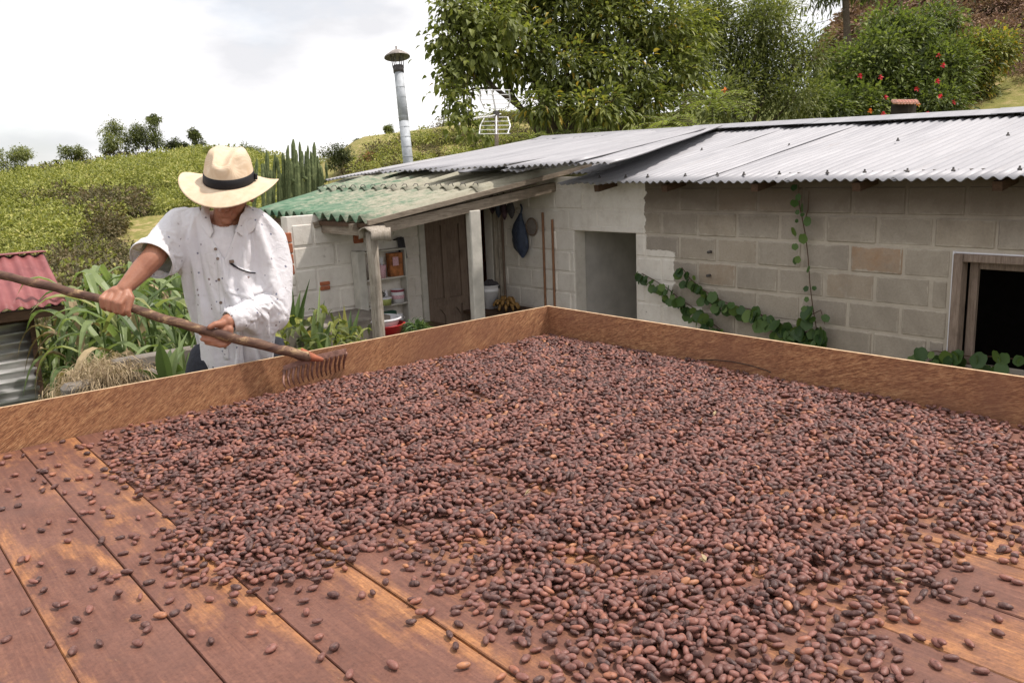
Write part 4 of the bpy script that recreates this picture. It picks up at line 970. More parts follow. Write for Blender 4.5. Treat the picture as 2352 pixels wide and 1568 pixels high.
MB().lathe((4.085, ysh-.047, z+.06), [(0, .0), (.03, .0), (.036, .001)], 14, Matrix.Rotation(R(90), 3, 'X')).make('fruit_print', 'yellow', r)
r = item('small white cup at the right end of the bottom shelf', 'cup', 'cup', (4.205, ysh, z)); cyl('body', (4.205, ysh, z), .028, .033, .08, 'white', r); MB().tube([(4.235, ysh-.01, z+.06), (4.25, ysh-.02, z+.045), (4.235, ysh-.01, z+.025)], .004, 5).make('handle', 'white', r)
r = item('dark jar with a white lid at the left end of the bottom shelf', 'jar', 'jar', (3.93, ysh, z)); cyl('body', (3.94, ysh, z), .035, .037, .10, 'greenp', r); MB().lathe((3.94, ysh, z+.09), [(.037, 0), (.037, .02), (0, .02)], 14).make('lid', 'white', r)
# dark cloth hanging on a nail
r = root('hanging_cloth', on(918, 600, 'y', YS-.03), 'dark cloth hanging from a nail beside the wall shelf', 'cloth')
mb = MB(); V = []; F = []; p0 = [(912, 545), (926, 545), (935, 592), (921, 597)]
c4 = [on(x, y, 'y', YS-.04) for x, y in p0]
for i in range(9):
    for j in range(7):
        t, s_ = i/8, j/6; p = c4[0].lerp(c4[1], s_).lerp(c4[3].lerp(c4[2], s_), t); V.append(p+Vector((0, .02*math.sin(s_*14+t), 0)))
for i in range(8):
    for j in range(6): F.append((i*7+j, i*7+j+1, i*7+j+8, i*7+j+7))
o = mb.add(V, F).make('fabric', 'darkcloth', r, True); md = o.modifiers.new('s', 'SOLIDIFY'); md.thickness = .012
MB().tube([on(904, 551, 'y', YS-.03), on(914, 548, 'y', YS-.035), on(922, 545, 'y', YS-.035)], .008, 6).make('hook', 'dark', r)
# blue bag, sieve, canes, bundle of bags
def wx(x, y, off=.05): return on(x, y, 'x', XW-off)
r = root('plastic_bag', wx(1195, 600), 'dark blue plastic bag hanging on the white wall beside the sieve', 'bag')
mb = MB(); prof = [(1196, 490, 4), (1193, 502, 9), (1192, 515, 15), (1193, 532, 20), (1196, 552, 23), (1198, 570, 20), (1200, 582, 12), (1201, 592, 3)]
k = 6.7/FPX; V = []; F = []; n = 16
for i, (x, y, w) in enumerate(prof):
    c = wx(x, y, .07)
    for j in range(n):
        a = 2*math.pi*j/n; rr = 1.3*w*k*(1+.12*math.sin(a*5+i*.9)+.06*math.sin(a*9+i*2)); V.append(c+Vector((math.cos(a)*rr*.55, math.sin(a)*rr, 0)))
for i in range(len(prof)-1):
    for j in range(n): F.append((i*n+j, i*n+(j+1) % n, (i+1)*n+(j+1) % n, (i+1)*n+j))
F += [tuple(range(n)), tuple((len(prof)-1)*n+j for j in range(n))[::-1]]
mb.add(V, F).make('body', 'bluebag', r, True)
MB().tube([wx(1196, 492, .07), wx(1199, 478, .05), wx(1196, 470, .02)], .010, 6).make('handle_loop', 'bluebag', r)
r = root('sieve', wx(1221, 545, .03), 'round wooden-rimmed sieve hanging beside the blue bag', 'sieve')
c = wx(1221, 521, .035); R1 = 18*k; pts = [c+Vector((0, math.cos(a)*R1*1.25, math.sin(a)*R1*1.33)) for a in np.linspace(0, 2*math.pi, 25)]
MB().tube(pts, .008, 6).make('rim', 'door', r, True)
mb = MB()
for i in range(-9, 10):
    h = math.sqrt(max(0, 1-(i/9.5)**2)); mb.tube([c+Vector((0, R1*1.25*i/9.5, -R1*1.33*h)), c+Vector((0, R1*1.25*i/9.5, R1*1.33*h))], .0018, 3); mb.tube([c+Vector((.001, -R1*1.25*h, R1*1.33*i/9.5)), c+Vector((.001, R1*1.25*h, R1*1.33*i/9.5))], .0018, 3)
mb.make('mesh', 'sieve', r)
for x0, x1, lab in ((1246, 1252, 'left of the two brown canes fixed upright on the white wall'), (1268, 1275, 'right of the two brown canes on the white wall, nearer the doorway')):
    a = wx(x0, 488 if x0 < 1250 else 504, .02); b = Vector((a.x, a.y, ZG)); o = MB().tube([b, b.lerp(a, .5)+Vector((0, .003, 0)), a], .012, 8).make('wall_cane', 'copper'); tag(o, lab, 'cane', 'canes on the white wall')
r = root('hanging_bundle', wx(1150, 500, .25), 'bundle of dull patterned bags hanging under the porch roof', 'bags')
for (x, y, w, h, m_) in ((1128, 470, 12, 44, 'cloth2'), (1142, 478, 11, 44, 'bluebag'), (1156, 484, 11, 42, 'cloth2'), (1172, 482, 12, 40, 'darkcloth')):
    V = []; F = []; n = 10
    for i in range(7):
        t = i/6; ww = w*k*math.sin(math.pi*(.15+.8*t)); c = wx(x+3*t, y-h*.5+h*t, .22)
        for j in range(n): a = 2*math.pi*j/n; q = ww*(1+.15*math.sin(3*a+i)); V.append(c+Vector((math.cos(a)*q*.7, math.sin(a)*q*1.3, 0)))
    for i in range(6):
        for j in range(n): F.append((i*n+j, i*n+(j+1) % n, (i+1)*n+(j+1) % n, (i+1)*n+j))
    F.append(tuple(6*n+j for j in range(n))[::-1]); MB().add(V, F).make('bag', m_, r, True)
    MB().tube([wx(x, y-h*.5+2, .22), wx(x, y-h*.5-26, .22)], .005, 4).make('cord', 'dark', r)
r = root('porch_shelf', wx(1160, 720, .3)-Vector((0, 0, .25)), 'low dark table top at the porch corner carrying bananas and a bucket', 'table')
tp = wx(1165, 712, .30)
MB().box((tp.x-.28, tp.y-.28, tp.z-.03), (tp.x+.25, YS-.05, tp.z)).make('top', 'rafter', r)
for dx, dy in ((-.25, -.25), (.2, -.25), (-.25, .15), (.2, .15)): MB().box((tp.x+dx-.02, tp.y+dy-.02, ZG), (tp.x+dx+.02, tp.y+dy+.02, tp.z-.031)).make('leg', 'rafter', r)
r = root('banana_bunch', (tp.x, tp.y, tp.z), 'bunch of ripening bananas lying on the dark table by the porch pillar', 'bananas')
ctr = wx(1162, 692, .30)
for i in range(26):
    a = i*2.4; e = (i % 5)/5*1.3+.1; dv = Vector((math.cos(a)*math.cos(e), math.sin(a)*math.cos(e), math.sin(e)*.8)); s0 = ctr+dv*.055+Vector((0, 0, -.04)); side = dv.cross(Vector((0, 0, 1))).normalized()
    MB().tube([s0, s0+dv*.03+Vector((0, 0, .012)), s0+dv*.055, s0+dv*.075-Vector((0, 0, .03)), s0+dv*.075-Vector((0, 0, .055))], [.006, .014, .016, .014, .005], 7).make('banana', 'banana', r, True)
r = root('bucket', wx(1128, 700, .55), 'white bucket topped with dark rags behind the porch pillar', 'bucket')
cb_ = wx(1128, 716, .32); cb_.z = tp.z+.002
MB().lathe(cb_, [(0, 0), (.072, 0), (.086, .17), (.09, .172), (.09, .178), (.086, .18), (.086, .22), (.092, .222), (.092, .232), (.08, .232), (.078, .20), (0, .2)], 20).make('body', 'white', r, True)
mb = MB()
for i in range(5): a = i*1.3; mb.tube([cb_+Vector((math.cos(a)*.05, math.sin(a)*.05, .21)), cb_+Vector((math.cos(a)*.02, math.sin(a)*.03, .262)), cb_+Vector((-math.cos(a)*.06, math.sin(a+1)*.05, .235)), cb_+Vector((-math.cos(a)*.1, math.sin(a+1)*.07, .20))], [.02, .03, .03, .01], 7)
mb.make('rags', 'darkcloth', r, True)
for o_ in list(COL.objects):
    if o_.parent is None and (o_.get('group') == 'things on the wall shelf' or o_.name == 'shelf_unit'): o_.location.x -= .045
# basin on the bench in front of the shelf wall
bs = P(846, 756, 6.75)
r = root('bench', (bs.x+.2, 6.3, ZG), 'dark wooden bench under the shelf, carrying the basins', 'bench')
MB().box((3.55, 6.08, bs.z-.23), (4.45, 6.62, bs.z-.19), bev=.004).make('top', 'rafter', r)
for x, y in ((3.6, 6.12), (4.4, 6.12), (3.6, 6.57), (4.4, 6.57)): MB().box((x-.025, y-.025, ZG), (x+.025, y+.025, bs.z-.231)).make('leg', 'rafter', r)
bx, by = 3.70, 6.30; zt_ = bs.z-.19
r = root('red_basin', (bx, by, zt_), 'red plastic basin under the white one, behind the wooden post', 'basin'); MB().lathe((bx+.03, by, zt_), [(0, 0), (.12, 0), (.17, .10), (.185, .115), (.18, .12), (.165, .11), (.115, .01), (0, .01)], 28).make('bowl', 'redp', r, True); MB().lathe((bx+.03, by, zt_+.108), [(.168, 0), (.190, .008), (.190, .014), (.17, .012)], 28).make('rim', 'redp', r, True)
r = root('white_basin', (bx, by, zt_+.03), 'wide white plastic basin set in the red one behind the post', 'basin'); MB().lathe((bx, by, zt_+.02), [(0, 0), (.10, 0), (.165, .13), (.18, .16), (.176, .162), (.16, .13), (.095, .008), (0, .008)], 28).make('bowl', 'white', r, True); MB().lathe((bx, by, zt_+.165), [(.163, 0), (.186, .004), (.186, .010), (.165, .008)], 28).make('rim', 'white', r, True)
rt = root('onion_leaves', P(962, 748, 6.2), 'heap of green spring-onion leaves beside the bench', 'vegetables')
n = 260; b0 = P(958, 762, 6.2); pp = np.array(b0)+RNG.normal(0, .03, (n, 3)); dd = RNG.normal(0, .8, (n, 3)); dd[:, 2] = np.abs(dd[:, 2])+.2
leafobj('foliage', *leaves(pp, dd, .15, .010, .5, 2), 'vine', rt)
MB().box((b0.x-.2, b0.y-.15, ZG), (b0.x+.2, b0.y+.15, b0.z-.02)).make('crate', 'rafter', rt)
# ------------------------------------------------- creepers on the block wall
leafme = []
for q in range(5):
    V = []; F = []; n = 12
    V.append((0, 0, .0))
    for i in range(n):
        a = 2*math.pi*i/n; x = math.sin(a)*(.52-.10*math.cos(a)); z = -.08-.5*(1-math.cos(a))*.98+.18*max(0, math.cos(a))*abs(math.sin(a))*2.2
        if i == 0: x, z = 0, -.02
        if i == 6: z = -1.18
        V.append((x, -.10*abs(x)*2+.07*math.sin(z*3+q), z))
    V.append((0, .05, -.5))
    for i in range(n): F.append((n+1, 1+i, 1+(i+1) % n))
    me = mesh('leaf', V, F, True, [.1+.17*q]*len(V)); me.materials.append(M('vine')); leafme.append(me)
def creeper(label, paths, dens, smin, smax, plane=None, group='creepers on the block wall'):
    a0 = paths[0][0]; base = wx(*a0[:2], .02); r = root('wall_creeper', base, label, 'creeper', group)
    for path in paths:
        pts = [wx(x, y, .025+random.uniform(0, .02)) for x, y in path]; n = len(pts)
        MB().tube(pts, [.0036]*(n-1)+[.002], 5).make('stem', 'rafter', r)
        Ls = [(b-a).length for a, b in zip(pts, pts[1:])]; tot = sum(Ls); m_ = int(tot*dens)
        for i in range(m_):
            s_ = (i+.5)/m_*tot
            for j, l in enumerate(Ls):
                if s_ <= l: break
                s_ -= l
            p = pts[j].lerp(pts[j+1], min(1, s_/l)); u = (i+.5)/m_
            size = (smin+(smax-smin)*(u if isinstance(paths, list) else 1))*random.uniform(.5, 1.3)
            o = bpy.data.objects.new('leaf', random.choice(leafme)); COL.objects.link(o); o.parent = r
            o.location = p+Vector((-.03-random.random()*.03, random.gauss(0, 1)*.03, random.uniform(-.03, .05)))-base
            o.scale = (size,)*3; o.rotation_euler = (random.uniform(-.7, .3), random.uniform(-.6, .6), R(-90)+random.uniform(-.9, .9))
    return r
creeper('upright creeper climbing from the wall foot to the eave', [[(1880, 800), (1876, 760), (1866, 700), (1860, 650), (1856, 590), (1850, 540), (1842, 500), (1836, 470), (1834, 425)], [(1845, 520), (1856, 480), (1858, 440)]], 16, .062, .045)
creeper('long leafy creeper trailing down the white paint edge', [[(1566, 614), (1585, 640), (1610, 662), (1640, 682), (1680, 700), (1730, 712), (1770, 735), (1810, 750), (1850, 762), (1890, 775)]], 62, .058, .085)
creeper('lower creeper running down from the doorway side over white paint', [[(1474, 628), (1500, 642), (1530, 660), (1560, 685), (1590, 705), (1615, 725), (1640, 745), (1665, 765), (1700, 790)]], 58, .052, .076)
creeper('dark leafy creeper across the foot of the window', [[(2080, 830), (2110, 812), (2150, 806), (2190, 812), (2240, 820), (2290, 818), (2340, 826), (2380, 824)], [(2120, 840), (2170, 825), (2220, 835), (2300, 842)]], 26, .07, .08)
creeper('cluster of broad creeper leaves at the foot of the upright stem', [[(1790, 770), (1820, 760), (1850, 775), (1875, 760), (1890, 790)], [(1850, 730), (1885, 712), (1895, 745)]], 30, .085, .09)
# ================================================================== DRYING TRAY AND BEANS
TZ, TX, TY, TH = .80, 2.777, 3.093, .1464
tray = root('drying_tray', (1.2, 1.5, TZ-.06), 'wide wooden drying tray with plywood sides, heaped with cocoa beans', 'tray')
seams = [-1.66, -1.46, -1.27, -1.08, -.90, -.71, -.52, -.33, -.145, .045, .237, .427, .594, .803, .998, 1.188, 1.384, 1.588, 1.79, 1.985, 2.18, 2.38, 2.58, TX-.002]
for a, b in zip(seams, seams[1:]):
    g = .0022 if random.random() < .7 else .0045
    V = []; F = []; E_ = []; nx, ny = 4, 14; z0 = TZ+random.uniform(-.0015, .0015); tw = random.uniform(-.0012, .0012)
    xs = [a+g/2, a+g/2+.002, a+.05, b-.05, b-g/2-.002, b-g/2]
    ys = np.linspace(-.6, TY-.002, ny)
    side = random.choice((0, 1))
    for yy in ys:
        for i, xx in enumerate(xs):
            V.append((xx, yy, z0+tw*(xx-(a+b)/2)*10-(.0025 if i in (0, 5) else 0)+.001*math.sin(yy*5+a*9)))
            E_.append(1. if (i <= 1 and side) or (i >= 4 and not side) else (0.))
    w = 6
    for j in range(ny-1):
        for i in range(5): F.append((j*w+i, j*w+i+1, (j+1)*w+i+1, (j+1)*w+i))
    k = len(V)
    for xx, yy in ((xs[0], ys[0]), (xs[-1], ys[0]), (xs[-1], ys[-1]), (xs[0], ys[-1])): V.append((xx, yy, z0-.022)); E_.append(0)
    F += [(k+3, k+2, k+1, k), (0, k, k+1, 5), (5, k+1, k+2, (ny-1)*w+5), ((ny-1)*w+5, k+2, k+3, (ny-1)*w), ((ny-1)*w, k+3, k, 0)]
    me = mesh('plank', V, F); at = me.attributes.new('edge', 'FLOAT', 'POINT'); at.data.foreach_set('value', E_)
    link('plank', me, 'planks', tray)
mb = MB()
for s_ in seams[1:-1]: mb.box((s_-.006, -.6, TZ-.012), (s_+.006, TY-.01, TZ-.0065))
mb.make('seam_dirt', 'rafter', tray)
MB().box((seams[0], -.6, TZ-.10), (TX, -.5, TZ-.03)).box((seams[0], 1.2, TZ-.10), (TX, 1.3, TZ-.03)).box((seams[0], 2.9, TZ-.10), (TX, 3.0, TZ-.03)).make('bearer', 'rafter', tray)
def sideboard(a, b, nrm, mat):
    """thin plywood board from a to b (inner face), nrm points outward; slightly bowed"""
    a, b, nrm = Vector(a), Vector(b), Vector(nrm); V = []; F = []; n = 16; th = .0125
    for i in range(n+1):
        t = i/n; p = a.lerp(b, t)+nrm*(.004*math.sin(math.pi*t*1.5)); hz = TH+.0025*math.sin(t*7)
        V += [p+Vector((0, 0, -.05)), p+Vector((0, 0, hz)), p+nrm*th+Vector((0, 0, hz)), p+nrm*th+Vector((0, 0, -.05))]
    mb = MB()
    for i in range(n):
        k = i*4
        for q in range(4): F.append((k+q, k+(q+1) % 4, k+4+(q+1) % 4, k+4+q))
    F += [(0, 3, 2, 1), (n*4, n*4+1, n*4+2, n*4+3)]
    mb.add(V, F); mb.MI = [1 if (i % 4 == 1 and i < n*4) else 0 for i in range(len(F))]
    mb.make('side_board', (mat, 'edge'), tray)
sideboard((seams[0], TY, TZ), (TX+.012, TY, TZ), (0, 1, 0), 'board')
sideboard((TX, -.6, TZ), (TX, TY-.001, TZ), (1, 0, 0), 'boardr')
for x, y in ((-1.6, -.5), (TX-.06, -.5), (-1.6, 3.0), (TX-.06, 3.0), (.6, 3.0), (TX-.06, 1.4)): box('leg', (x, y, 0 if x < 2 else ZG), (x+.06, y+.06, TZ-.101), 'rafter', tray)
# thin cable lying against the right side board
tag(MB().tube([on(x, y, 'x', TX-.006) for x, y in ((1602, 826), (1640, 826), (1680, 830), (1720, 838), (1757, 849), (1770, 855))], .0018, 5).make('cable', 'cabledark'), 'thin dark cable curving along the foot of the right side board', 'cable')

# --- cocoa beans: packed one by one onto a height map of the heap
outline = [(300, 1000), (430, 965), (560, 932), (660, 898), (740, 872), (850, 848), (960, 822), (1080, 796), (1180, 776), (1255, 762), (1330, 772), (1450, 798), (1580, 824), (1700, 850), (1830, 880), (1960, 908), (2080, 935), (2200, 955), (2330, 990), (2420, 1015), (2480, 1200), (2352, 1270), (2230, 1262), (2160, 1268), (2150, 1300), (2100, 1350), (2040, 1392), (1960, 1402), (1955, 1470), (2010, 1520), (2040, 1640), (1380, 1640), (1330, 1545), (1290, 1500), (1200, 1452), (1100, 1405), (1040, 1345), (1000, 1290), (880, 1245), (800, 1262), (760, 1310), (640, 1345), (520, 1318), (425, 1300), (420, 1230), (470, 1190), (440, 1120), (310, 1100)]
pile = np.array([[*on(x, y, 'z', TZ)[:2]] for x, y in outline])
def clampP(p): p[:, 0] = np.minimum(p[:, 0], TX-.012); p[:, 1] = np.minimum(p[:, 1], TY-.012); return p
pile = clampP(pile)
CELL = .003; X0, Y0 = -.55, .20; NXc, NYc = int((TX-X0)/CELL)+1, int((TY-Y0)/CELL)+1
def sdist(px, py, poly):
    """signed distance, positive inside"""
    d = np.full(px.shape, 1e9); ins = np.zeros(px.shape, bool); n = len(poly)
    for i in range(n):
        a, b = poly[i], poly[(i+1) % n]; e = b-a; wx_, wy_ = px-a[0], py-a[1]
        t = np.clip((wx_*e[0]+wy_*e[1])/(e@e+1e-12), 0, 1); d = np.minimum(d, (wx_-e[0]*t)**2+(wy_-e[1]*t)**2)
        c = ((a[1] > py) != (b[1] > py)) & (px < (b[0]-a[0])*(py-a[1])/(b[1]-a[1]+1e-12)+a[0]); ins ^= c
    return np.sqrt(d)*np.where(ins, 1, -1)
gc = .012; gx = np.arange(X0, TX, gc); gy = np.arange(Y0, TY, gc); GXm, GYm = np.meshgrid(gx, gy, indexing='ij')
SD = sdist(GXm, GYm, pile)
NZ = np.array([[mnoise.noise(Vector((x*3.1, y*3.1, 0)))+.5*mnoise.noise(Vector((x*8, y*8, 4))) for y in gy] for x in gx])
NF = np.array([[mnoise.noise(Vector((x*13, y*13, 2))) for y in gy] for x in gx])
# raked furrows sweep in arcs round the man
fx, fy = 1.3, 3.6; rad = np.hypot(GXm-fx, GYm-fy)
FUR = np.sin(rad*2*math.pi/.17+NZ*2.2)
T = .0072+.0085*np.clip(SD/.10, 0, 1)+.0065*np.clip(SD/.35, 0, 1)-.004*np.clip((2.1-GYm)/.8, 0, 1)+.009*NZ+.0085*FUR*np.clip(SD/.15, 0, 1)+.008*NF
T = np.where(SD > 0, np.maximum(T, .0072), 0)
# hand-sized gaps where the boards show through the heap
for x, y, w, h, a in ((1072, 912, .035, .13, 0), (1122, 1100, .03, .16, 0), (1170, 1128, .03, .08, 0), (1262, 1060, .03, .05, 0), (1500, 1190, .07, .03, 0), (1460, 1250, .05, .03, 0), (1230, 1140, .04, .05, 0), (1330, 1300, .03, .05, 0), (700, 1020, .03, .05, 0), (560, 1075, .07, .05, 0), (1640, 868, .05, .03, 0)):
    c = on(x, y, 'z', TZ); q = ((GXm-c.x)/w)**2+((GYm-c.y)/h)**2; T = np.where(q < 1.+.6*NF, 0, np.minimum(T, .0072+.012*np.maximum(q-1.2, 0)))
T = np.where((SD > 0) & (SD < .16) & (NF+NZ*.5 > .42) & (GYm < 2.0), 0, T)
# beans heaped against the rake
c = on(700, 905, 'z', TZ); T += np.where(SD > 0, .016*np.exp(-(((GXm-c.x-.05)/.22)**2+((GYm-2.98)/.09)**2)), 0)
H = np.zeros((NXc, NYc), np.float32)
La, Lb, Lc = .0129, .0069, .0057
NA = 24; foot = []
for k in range(NA):
    th = math.pi*k/NA; r_ = int(La/CELL)+1; ii, jj = np.meshgrid(range(-r_, r_+1), range(-r_, r_+1), indexing='ij')
    u = (ii*math.cos(th)+jj*math.sin(th))*CELL/La; v = (-ii*math.sin(th)+jj*math.cos(th))*CELL/Lb; q = u*u+v*v; mk = q < 1.0
    foot.append((ii[mk], jj[mk], (Lc*np.sqrt(1-q[mk])).astype(np.float32), u[mk]))
beans = []
def place(x, y, k, target, maxh, force=False):
    fi, fj, fz, fu = foot[k]; i = int((x-X0)/CELL); j = int((y-Y0)/CELL)
    if i < 6 or j < 6 or i >= NXc-5 or j >= NYc-5: return False
    h = H[i+fi, j+fj]; z = float((h+fz).max())
    z = .45*z+.55*max(float(h.mean())+Lc*.8, Lc)                       # beans settle between their neighbours
    z = max(z, Lc)
    if not force and z > maxh: return False
    lo = h[fu < -.45].mean(); hi = h[fu > .45].mean(); pit = math.atan2(float(hi-lo), La*1.3)*.75
    H[i+fi, j+fj] = np.maximum(h, z+fz*.9)
    beans.append((x, y, TZ+z, math.pi*k/NA, max(-.7, min(.7, pit)))); return True
NTRY = 92000
rx = RNG.uniform(X0+.02, TX-.02, NTRY*2); ry = RNG.uniform(Y0+.02, TY-.02, NTRY*2); rk = RNG.integers(0, NA, NTRY*2)
ti = ((rx-X0)/gc).astype(int).clip(0, len(gx)-1); tj = ((ry-Y0)/gc).astype(int).clip(0, len(gy)-1); tt = T[ti, tj]; sdv = SD[ti, tj]
# nothing is laid where the photograph could not see it
vis = np.array([0]); okp = np.zeros(len(rx), bool)
zc = (rx*_f.x+ry*_f.y+(TZ-1.65)*_f.z); uu = 1176+FPX*(rx*CR.x+ry*CR.y+(TZ-1.65)*CR.z)/np.maximum(zc, .05); vv = 784-FPX*(rx*CU.x+ry*CU.y+(TZ-1.65)*CU.z)/np.maximum(zc, .05)
inv = (zc > .2) & (uu > -260) & (uu < 2620) & (vv < 1800)
sel = np.nonzero(inv & (tt > 0) & ((tt > .0098) | (RNG.random(len(tt)) < .24)))[0][:NTRY]
for n_ in sel: place(rx[n_], ry[n_], int(rk[n_]), tt[n_], max(tt[n_], .0072))
nheap = len(beans)
# strays on the bare planks
strays = 0; cand = np.nonzero(inv & (sdv < 0))[0]
for n_ in cand:
    s_ = -sdv[n_]; u_, v_ = uu[n_], vv[n_]
    pr = .95*math.exp(-s_/.028)+.11*math.exp(-s_/.12)+(.018 if (u_ < 760 and v_ < 1500) else .0016)
    if random.random() < pr*.30 and place(rx[n_], ry[n_], int(rk[n_]), 0, .012): strays += 1
print('beans', nheap, strays)
bv = []
for q in range(10):
    V = []; F = []; nu, nv_ = 9, 8; la, lb, lc = La*random.uniform(.76, 1.1), Lb*random.uniform(.86, 1.14), Lc*random.uniform(.8, 1.15); bend = random.uniform(-.16, .16); tap = random.uniform(-.22, .22)
    V.append((-la, 0, 0))
    for i in range(1, nu):
        t = math.pi*i/nu; cx = -math.cos(t); s_ = math.sin(t)**.86
        for j in range(nv_):
            a = 2*math.pi*j/nv_; w = s_*(1+tap*cx)*(1+.15*mnoise.noise(Vector((cx*2.2+q*9, math.cos(a)*1.7, math.sin(a)*1.7))))
            V.append((cx*la, math.cos(a)*w*lb+bend*la*(1-cx*cx)*.5, math.sin(a)*w*lc))
    V.append((la, 0, 0)); e = len(V)-1
    for j in range(nv_): F.append((0, 1+(j+1) % nv_, 1+j)); F.append((e, e-nv_+j, e-nv_+(j+1) % nv_))
    for i in range(nu-2):
        for j in range(nv_): F.append((1+i*nv_+j, 1+i*nv_+(j+1) % nv_, 1+(i+1)*nv_+(j+1) % nv_, 1+(i+1)*nv_+j))
    me = mesh('cocoa_bean', V, F, True); me.materials.append(M('bean')); bv.append(me)
B_ = np.array(beans); dz_ = (B_[:, 0]*_f.x+B_[:, 1]*_f.y+(B_[:, 2]-1.65)*_f.z); bu = 1176+FPX*(B_[:, 0]*CR.x+B_[:, 1]*CR.y+(B_[:, 2]-1.65)*CR.z)/dz_; bvv = 784-FPX*(B_[:, 0]*CU.x+B_[:, 1]*CU.y+(B_[:, 2]-1.65)*CU.z)/dz_
infr = (bu > 8) & (bu < 2344) & (bvv > 0) & (bvv < 1558); topm = np.array([H[int((x-X0)/CELL), int((y-Y0)/CELL)]+TZ-z < .007 for x, y, z in B_[:, :3]])
score = np.where(infr & topm, dz_, 99); near = set(np.argsort(score)[:300].tolist())
def beanrot(k): th, pit = beans[k][3], beans[k][4]; return (random.uniform(-.5, .5), -pit+random.uniform(-.12, .12), th+(math.pi if random.random() < .5 else 0))
GRB = 'cocoa beans drying on the tray'
sdB = SD[((B_[:, 0]-X0)/gc).astype(int).clip(0, len(gx)-1), ((B_[:, 1]-Y0)/gc).astype(int).clip(0, len(gy)-1)]
rest = []
for k in range(len(beans)):
    if k in near:
        o = bpy.data.objects.new('cocoa_bean', random.choice(bv)); COL.objects.link(o); o.location = beans[k][:3]; o.rotation_euler = beanrot(k); o.scale = (random.uniform(.9, 1.1),)*3
        lab = ('dried cocoa bean in the heap at the bottom edge, left of its middle' if bu[k] < 1560 else ('dried cocoa bean in the heap at the middle of its bottom edge' if bu[k] < 1800 else 'dried cocoa bean in the heap where it thins out at the lower right')) if sdB[k] > 0 else ('dried cocoa bean lying loose on the bare planks in front of the heap' if 1000 < bu[k] < 1900 else ('dried cocoa bean lying loose on the bare planks at the lower right corner' if bu[k] > 1000 else 'dried cocoa bean lying loose on the bare planks at the near left'))
        tag(o, lab, 'cocoa bean', GRB)
    else: rest.append(k)
gn_scatter('cocoa_bean_heap', [beans[k][:3] for k in rest], [beanrot(k) for k in rest], RNG.uniform(.86, 1.12, len(rest)), RNG.integers(0, 10, len(rest)), [bpy.data.objects.new('bean', m_) for m_ in bv], 'stuff', 'heap of dried reddish-brown cocoa beans spread over the tray', 'cocoa beans')
# crumbs of husk on the boards
pos = []; 
for _ in range(1500):
    x, y = random.uniform(-.3, TX-.05), random.uniform(.3, TY-.05); pos.append((x, y, TZ+.0012))
n = len(pos); dd = RNG.normal(0, 1, (n, 3)); dd[:, 2] = .02
tag(leafobj('husk_crumbs', *leaves(pos, dd, RNG.uniform(.002, .007, n), .0022, 0, 1, RNG.random(n), up=np.tile([0, 0, 1.], (n, 1))), 'scrub'), 'tiny crumbs of husk scattered on the planks', 'crumbs', kind='stuff')
# a few pale husks in the heap
for x, y, lab in ((1205, 1128, 'curled pale husk in the middle of the heap'), (1640, 942, 'small pale husk far up the heap'), (2055, 1308, 'pale husk sliver near the right edge of the heap'), (1620, 1285, 'whitish husk sliver low in the heap')):
    c = on(x, y, 'z', TZ+.036); i, j = int((c.x-X0)/CELL), int((c.y-Y0)/CELL); c.z = TZ+float(H[i-2:i+3, j-2:j+3].max())+.002
    dv = Vector((random.uniform(-1, 1), random.uniform(-1, 1), .3)).normalized()
    o = leafobj('husk', *leaves([c, c+Vector((.003, 0, .002))], [dv, dv+Vector((0, 0, .5))], .022, .011, .2, 2, [.9, 1]), 'dry'); tag(o, lab, 'husk')
# ================================================================== GARDEN between the tray and the hillside
# shed with red roof and silvery corrugated wall
shd = root('shed', (.4, 6.3, 0), 'low shed with red corrugated roof and shiny corrugated wall at the left edge', 'shed')
farm_keep = farm; farm = shd
Yr, Ye = 6.9, 5.95
ra, rb = on(100, 582, 'y', Yr), on(153, 694, 'y', Ye)
sheet('roof_sheet', (rb.x, Ye, rb.z), (rb.x-3.2, Ye-.05, rb.z+.0), (ra.x-3.2, Yr, ra.z+.02), (ra.x, Yr, ra.z), 40, .011, 'red', 8, .012)
MB().beam((ra.x+.01, Yr+.01, ra.z+.016), (ra.x-3.2, Yr+.01, ra.z+.03), .12, .006).make('ridge_strip', 'red', shd)
wt, wb = on(70, 735, 'y', Ye+.22), on(97, 930, 'y', Ye-.02)
w2 = wb+(wb-wt)*1.0
sheet('wall_sheet', (wt.x, wt.y, wt.z), (w2.x, w2.y, max(.02, w2.z)), (w2.x-3.0, w2.y, max(.02, w2.z)), (wt.x-3.0, wt.y, wt.z), 14, .012, 'silver', 6, .012)
MB().beam((wt.x-3.1, wt.y+.01, wt.z+.03), (wt.x+.02, wt.y+.01, wt.z+.03), .05, .06).beam((wt.x+.01, wt.y+.02, wt.z+.05), (w2.x+.02, w2.y+.05, 0), .03, .05).make('frame', 'rafter', shd)
MB().beam((rb.x-3.1, Ye+.05, rb.z-.05), (rb.x-.01, Ye+.05, rb.z-.05), .05, .06).beam((ra.x-.02, Yr-.05, ra.z-.05), (rb.x-.05, Ye+.05, rb.z-.045), .05, .05).make('rafter', 'rafter', shd)
farm = farm_keep
